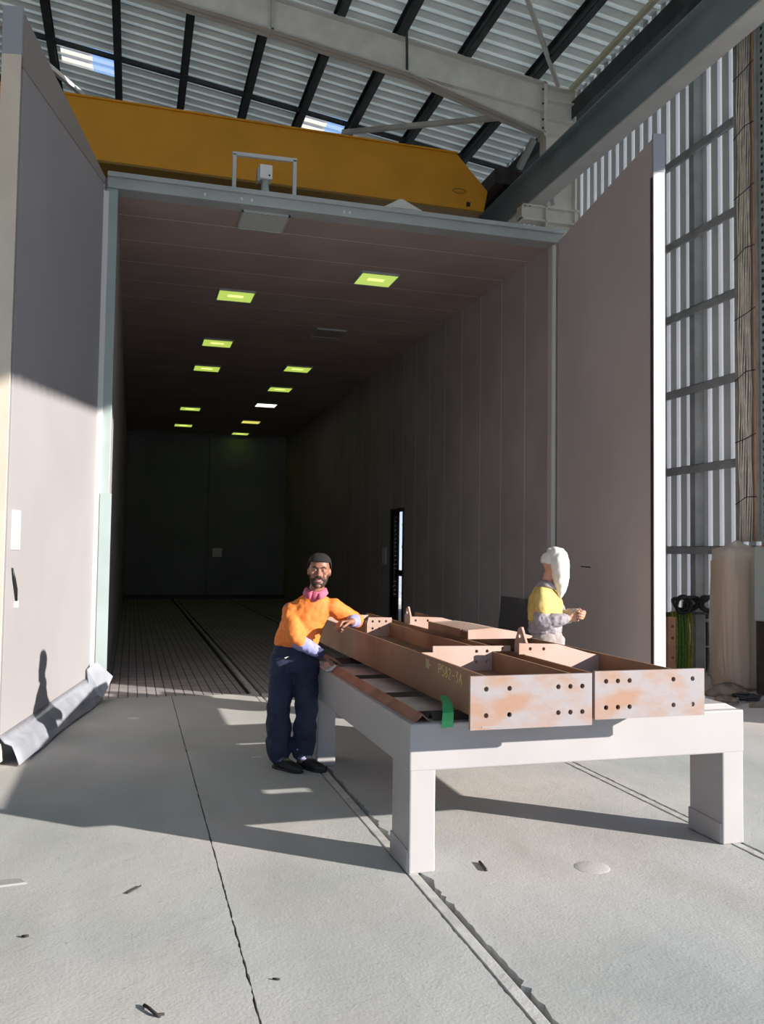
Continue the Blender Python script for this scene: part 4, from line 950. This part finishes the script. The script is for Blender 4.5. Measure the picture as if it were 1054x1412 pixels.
sh_.limb([RS_ + V((.016, 0, -.015)), RS_.lerp(RE, .55), RE + V((.0, 0, .03)), RE.lerp(RW, .18) + V((0, 0, .01))], [.070, .074, .070, .064])
sh_.limb([LS_ + V((-.012, 0, 0)), LS_.lerp(LE, .6), LE.lerp(LW, .06), LE.lerp(LW, .30)], [.070, .070, .062, .056])
sh_.emit('shirt', 'orange', man, remesh=.010, relax=3, wrinkle=[(.075, .020), (.02, .005)])
q = MB(); q.limb([RE.lerp(RW, .06), RE.lerp(RW, .45), RE.lerp(RW, .80)], [.060, .055, .046]); q.emit('sleeve', 'periwinkle', man, remesh=.008, relax=2, wrinkle=[(.04, .014)], label='navy lower sleeve painted as sunlit blue')
q = MB(); q.limb([RE.lerp(RW, .78), RE.lerp(RW, .95)], [.044, .040]); q.emit('cuff', 'cuffnavy', man, remesh=.006, relax=1)
q = MB(); q.limb([LE.lerp(LW, .26), LE.lerp(LW, .60), LE.lerp(LW, .84)], [.055, .050, .044]); q.emit('sleeve', 'periwinkle', man, remesh=.008, relax=2, wrinkle=[(.04, .012)], label='navy lower sleeve painted as sunlit blue')
# open collar
q = MB(); inn, mid_, out = [], [], []
for k in range(25):
    a = -PI / 2 + math.radians(16) + (2 * PI - math.radians(32)) * k / 24; fr = max(0, -math.sin(a)) ** 2
    e = U * math.cos(a) + W * math.sin(a); c0 = V((1.357, 6.503, 1.335))
    inn.append(c0 + e * .066 + V((0, 0, .032 - .030 * fr))); mid_.append(c0 + e * .082 + V((0, 0, .026 - .042 * fr))); out.append(c0 + e * (.098 + .022 * fr) + V((0, 0, -.012 - .048 * fr)))
vs = inn + mid_ + out; q.add(vs, [(r * 25 + i, r * 25 + i + 1, (r + 1) * 25 + i + 1, (r + 1) * 25 + i) for r in range(2) for i in range(24)])
o = q.emit('collar', 'pink', man, smooth=True); o.modifiers.new('t', 'SOLIDIFY').thickness = .006
q = MB(); q.loft([((1.352, 6.495, 1.262), U * .040, W * .085), ((1.356, 6.49, 1.30), U * .052, W * .075), ((1.362, 6.488, 1.335), U * .060, W * .066)], 18); q.emit('undershirt', 'pink', man, smooth=True)
tr = MB()
tr.loft([((1.222, 6.565, .965), U * .150, W * .112), ((1.222, 6.565, .93), U * .158, W * .118), ((1.222, 6.565, .86), U * .178, W * .132), ((1.222, 6.56, .78), U * .180, W * .128), ((1.222, 6.555, .72), U * .165, W * .11)])
tr.limb([RH + V((-.005, 0, -.05)), RK + V((-.012, 0, 0)), RA + V((-.006, 0, .055))], [.108, .090, .092]); tr.limb([LH + V((.01, 0, -.05)), LK + V((.004, 0, 0)), LA + V((.002, 0, .065))], [.105, .084, .086])
tr.emit('trousers', 'navy', man, remesh=.010, relax=3, wrinkle=[(.09, .032), (.03, .008)])
for c_, rr, zz in ((RA, .074, .075), (LA, .070, .085)):
    q = MB(); q.limb([c_ + V((0, -.006, zz - .040)), c_ + V((0, -.006, zz))], [.066, .074]); q.emit('hem_band', 'lilac', man, remesh=.007, relax=1)  # lilac band between trouser hem and shoe
for hp, yw in (((1.085, 6.60, 0), .62), ((1.262, 6.585, 0), .60)):
    q = MB(); so = shoe(q, hp, yw); o = q.emit('shoe', 'boot', man, remesh=.006, relax=3); so.emit('sole', 'black', o)
q = MB(); q.prism([(0, 0), (.016, .006), (.034, .008), (.012, -.005)], lambda a, z, w: V((1.11, 6.425, .845)) + U * a + V((0, 0, z)) - W * w, -.03, .004); q.emit('pocket_mark', 'white_cloth', man)

# --- hooded worker behind the beams
wk = thing('person', (3.70, 7.30, 0), 'worker in white hood and yellow and grey shirt standing behind the beams', 'person')
F = V((.80, -.60, 0)); U, W = V((-.60, -.80, 0)), -F       # U = the worker's right-hand side
c0 = V((3.690, 7.30, 0)); Z = lambda z: V((0, 0, z))
bd_ = MB()
TH = Matrix.Translation(V((3.738, 7.275, 1.535))) @ Matrix.Rotation(math.atan2(F.x, -F.y), 4, 'Z') @ Matrix.Rotation(.22, 4, 'X') @ Matrix.Diagonal((1.04, 1.04, 1.04, 1))
head_mass(bd_, TH)
bd_.limb([c0 + Z(1.30), c0 + F * .02 + Z(1.38), c0 + F * .035 + Z(1.46)], [.064, .056, .052])
bd_.loft([(c0 + Z(.84), U * .15, W * .105), (c0 + Z(.96), U * .145, W * .10), (c0 + Z(1.12), U * .16, W * .11), (c0 + Z(1.26), U * .165, W * .095), (c0 + Z(1.34), U * .07, W * .06)])
RS_, RE, RW = c0 + U * .185 + Z(1.285), V((3.575, 7.135, 1.030)), V((3.785, 7.050, 1.070))
LS_, LE, LW = c0 - U * .185 + Z(1.285), V((3.905, 7.37, 1.055)), V((3.945, 7.125, 1.115))
bd_.limb([RS_, RE, RW], [.046, .044, .030]); bd_.limb([LS_, LE, LW], [.046, .044, .030])
RH, RK, RA = c0 + U * .09 + Z(.87), c0 + U * .105 + F * .02 + Z(.46), c0 + U * .11 + Z(.07)
LH, LK, LA = c0 - U * .09 + Z(.87), c0 - U * .105 + F * .03 + Z(.46), c0 - U * .11 + F * .03 + Z(.07)
bd_.limb([RH, RK, RA], [.085, .06, .042]); bd_.limb([LH, LK, LA], [.085, .06, .042])
hand(bd_, RW + V((.015, -.004, .004)), (.90, -.10, .25), (.05, .75, .35), -1, .55, s=1.08)
hand(bd_, LW + V((-.002, -.015, 0)), (-.10, -.90, -.15), (-.65, .1, .2), 1, .70, s=1.08)
bd_.emit('body', 'skin_light', wk, remesh=.0055, relax=2)
q = MB(); q.loft([(c0 + Z(.915), U * .160, W * .125), (c0 + Z(.93), U * .180, W * .150), (c0 + Z(1.02), U * .184, W * .152), (c0 + Z(1.07), U * .165, W * .13)])
q.emit('shirt_skirt', 'grey_cloth', wk, remesh=.010, relax=3, wrinkle=[(.045, .030)], label='grey lower part of the shirt')
q = MB(); q.loft([(c0 + Z(1.02), U * .17, W * .14), (c0 + Z(1.05), U * .196, W * .160), (c0 + Z(1.16), U * .200, W * .156), (c0 - F * .01 + Z(1.25), U * .196, W * .140), (c0 - F * .01 + Z(1.315), U * .15, W * .10), (c0 + Z(1.365), U * .075, W * .072)])
q.limb([RS_ + U * -.02 + Z(-.02), RS_.lerp(RE, .52)], [.080, .080]); q.limb([LS_ + U * .02 + Z(-.02), LS_.lerp(LE, .52)], [.080, .080])
q.emit('shirt', 'yellow', wk, remesh=.010, relax=3, wrinkle=[(.07, .016)])
q = MB(); q.limb([RS_.lerp(RE, .50), RE, RE.lerp(RW, .5), RE.lerp(RW, .88)], [.062, .074, .066, .050]); q.emit('sleeve', 'grey_cloth', wk, remesh=.009, relax=2, wrinkle=[(.045, .022)], label='grey lower sleeve')
q = MB(); q.limb([LS_.lerp(LE, .50), LE, LE.lerp(LW, .5), LE.lerp(LW, .85)], [.062, .070, .062, .048]); q.emit('sleeve', 'grey_cloth', wk, remesh=.009, relax=2, wrinkle=[(.045, .02)], label='grey lower sleeve')
q = MB(); vs = []
for r, z in ((.066, 1.405), (.085, 1.39), (.102, 1.345)):
    for k in range(24):
        a = 2 * PI * k / 24; fr = max(0, math.cos(a)) ** 2; vs.append(c0 + F * (.012 + r * math.cos(a)) + U * (r * math.sin(a)) + Z(z - .03 * fr))
q.add(vs, [(j * 24 + i, j * 24 + (i + 1) % 24, (j + 1) * 24 + (i + 1) % 24, (j + 1) * 24 + i) for j in range(2) for i in range(24)])
o = q.emit('collar', 'grey_cloth', wk, smooth=True); o.modifiers.new('t', 'SOLIDIFY').thickness = .006
q = MB(); q.loft([(c0 + Z(.97), U * .150, W * .125), (c0 + F * .02 + Z(.86), U * .185, W * .160), (c0 + F * .02 + Z(.74), U * .19, W * .155)])
q.limb([RH + Z(-.05), RK, RA + Z(.03)], [.115, .104, .092]); q.limb([LH + Z(-.05), LK, LA + Z(.03)], [.115, .104, .092])
q.emit('trousers', 'beige_cloth', wk, remesh=.011, relax=3, wrinkle=[(.06, .024)])
yw = math.atan2(F.x, -F.y)
for s in (1, -1):
    q = MB(); so = shoe(q, c0 + U * .11 * s - F * .07 + (F * .03 if s < 0 else V()), yw); o = q.emit('shoe', 'boot', wk, remesh=.006, relax=3); so.emit('sole', 'black', o)
# white cap and draped hood cloth
h = shell(TH, lambda c: c.z > .020 - .10 * c.y, .012, zs); o = h.emit('cap', 'white_cloth', wk, smooth=True, recalc=False); o.modifiers.new('t', 'SOLIDIFY').thickness = .008
hc = V((3.738, 7.275, 0)); R_ = lambda f, z, a, b_: (hc + F * f + Z(z), F * a, U * b_)
q = MB(); q.loft([R_(.035, 1.712, .020, .020), R_(.035, 1.700, .070, .06), R_(.050, 1.660, .092, .094), R_(.066, 1.60, .094, .112), R_(.078, 1.53, .088, .118), R_(.084, 1.46, .082, .112), R_(.088, 1.39, .070, .096), R_(.090, 1.33, .052, .072), R_(.088, 1.275, .030, .042), R_(.084, 1.240, .012, .016)], 24)
q.emit('hood', 'white_cloth', wk, remesh=.008, relax=2, wrinkle=[(.05, .014), (.12, .012)])

# ------------------------------------------------------------------ daylight
d = V((-.777, .629, -.329)).normalized()
sun = bpy.data.lights.new('sun', 'SUN'); sun.energy = SUN_E; sun.color = (1, .945, .87); sun.angle = math.radians(.6)
so = bpy.data.objects.new('sun', sun); so.rotation_euler = d.to_track_quat('-Z', 'Y').to_euler(); so.location = (20, -16, 12); COL.objects.link(so)
w = bpy.data.worlds.new('sky'); S.world = w; w.use_nodes = True; nt = w.node_tree
bg = nt.nodes['Background']; tc = nd(nt, 'ShaderNodeTexCoord'); sx = nd(nt, 'ShaderNodeSeparateXYZ'); nt.links.new(tc.outputs['Generated'], sx.inputs[0])
r = nd(nt, 'ShaderNodeValToRGB'); el = r.color_ramp.elements
el[0].position = 0; el[0].color = (.76, .88, 1.0, 1); el[1].position = 1; el[1].color = (.20, .36, .70, 1)
e = el.new(.25); e.color = (.38, .60, 1.0, 1)
nt.links.new(sx.outputs['Z'], r.inputs['Fac']); nt.links.new(r.outputs['Color'], bg.inputs['Color']); bg.inputs['Strength'].default_value = SKY_E

# ------------------------------------------------------------------ camera
yaw, pitch, roll, h_ = .2808, .048, .0135, 1.63
fw = V((math.sin(yaw) * math.cos(pitch), math.cos(yaw) * math.cos(pitch), math.sin(pitch))); rt = V((math.cos(yaw), -math.sin(yaw), 0)); up = rt.cross(fw)
r2 = rt * math.cos(roll) + up * math.sin(roll); u2 = up * math.cos(roll) - rt * math.sin(roll)
cam = bpy.data.cameras.new('camera'); cam.sensor_fit = 'HORIZONTAL'; cam.sensor_width = 36; cam.lens = 1192.86 / 1054 * 36; cam.clip_end = 300
co = bpy.data.objects.new('camera', cam); COL.objects.link(co)
co.matrix_world = Matrix(((r2.x, u2.x, -fw.x, 0), (r2.y, u2.y, -fw.y, 0), (r2.z, u2.z, -fw.z, h_), (0, 0, 0, 1)))
S.camera = co
S.view_settings.view_transform = 'Standard'; S.view_settings.look = 'None'; S.view_settings.gamma = 1; S.view_settings.use_curve_mapping = False
S.view_settings.exposure = EXPO
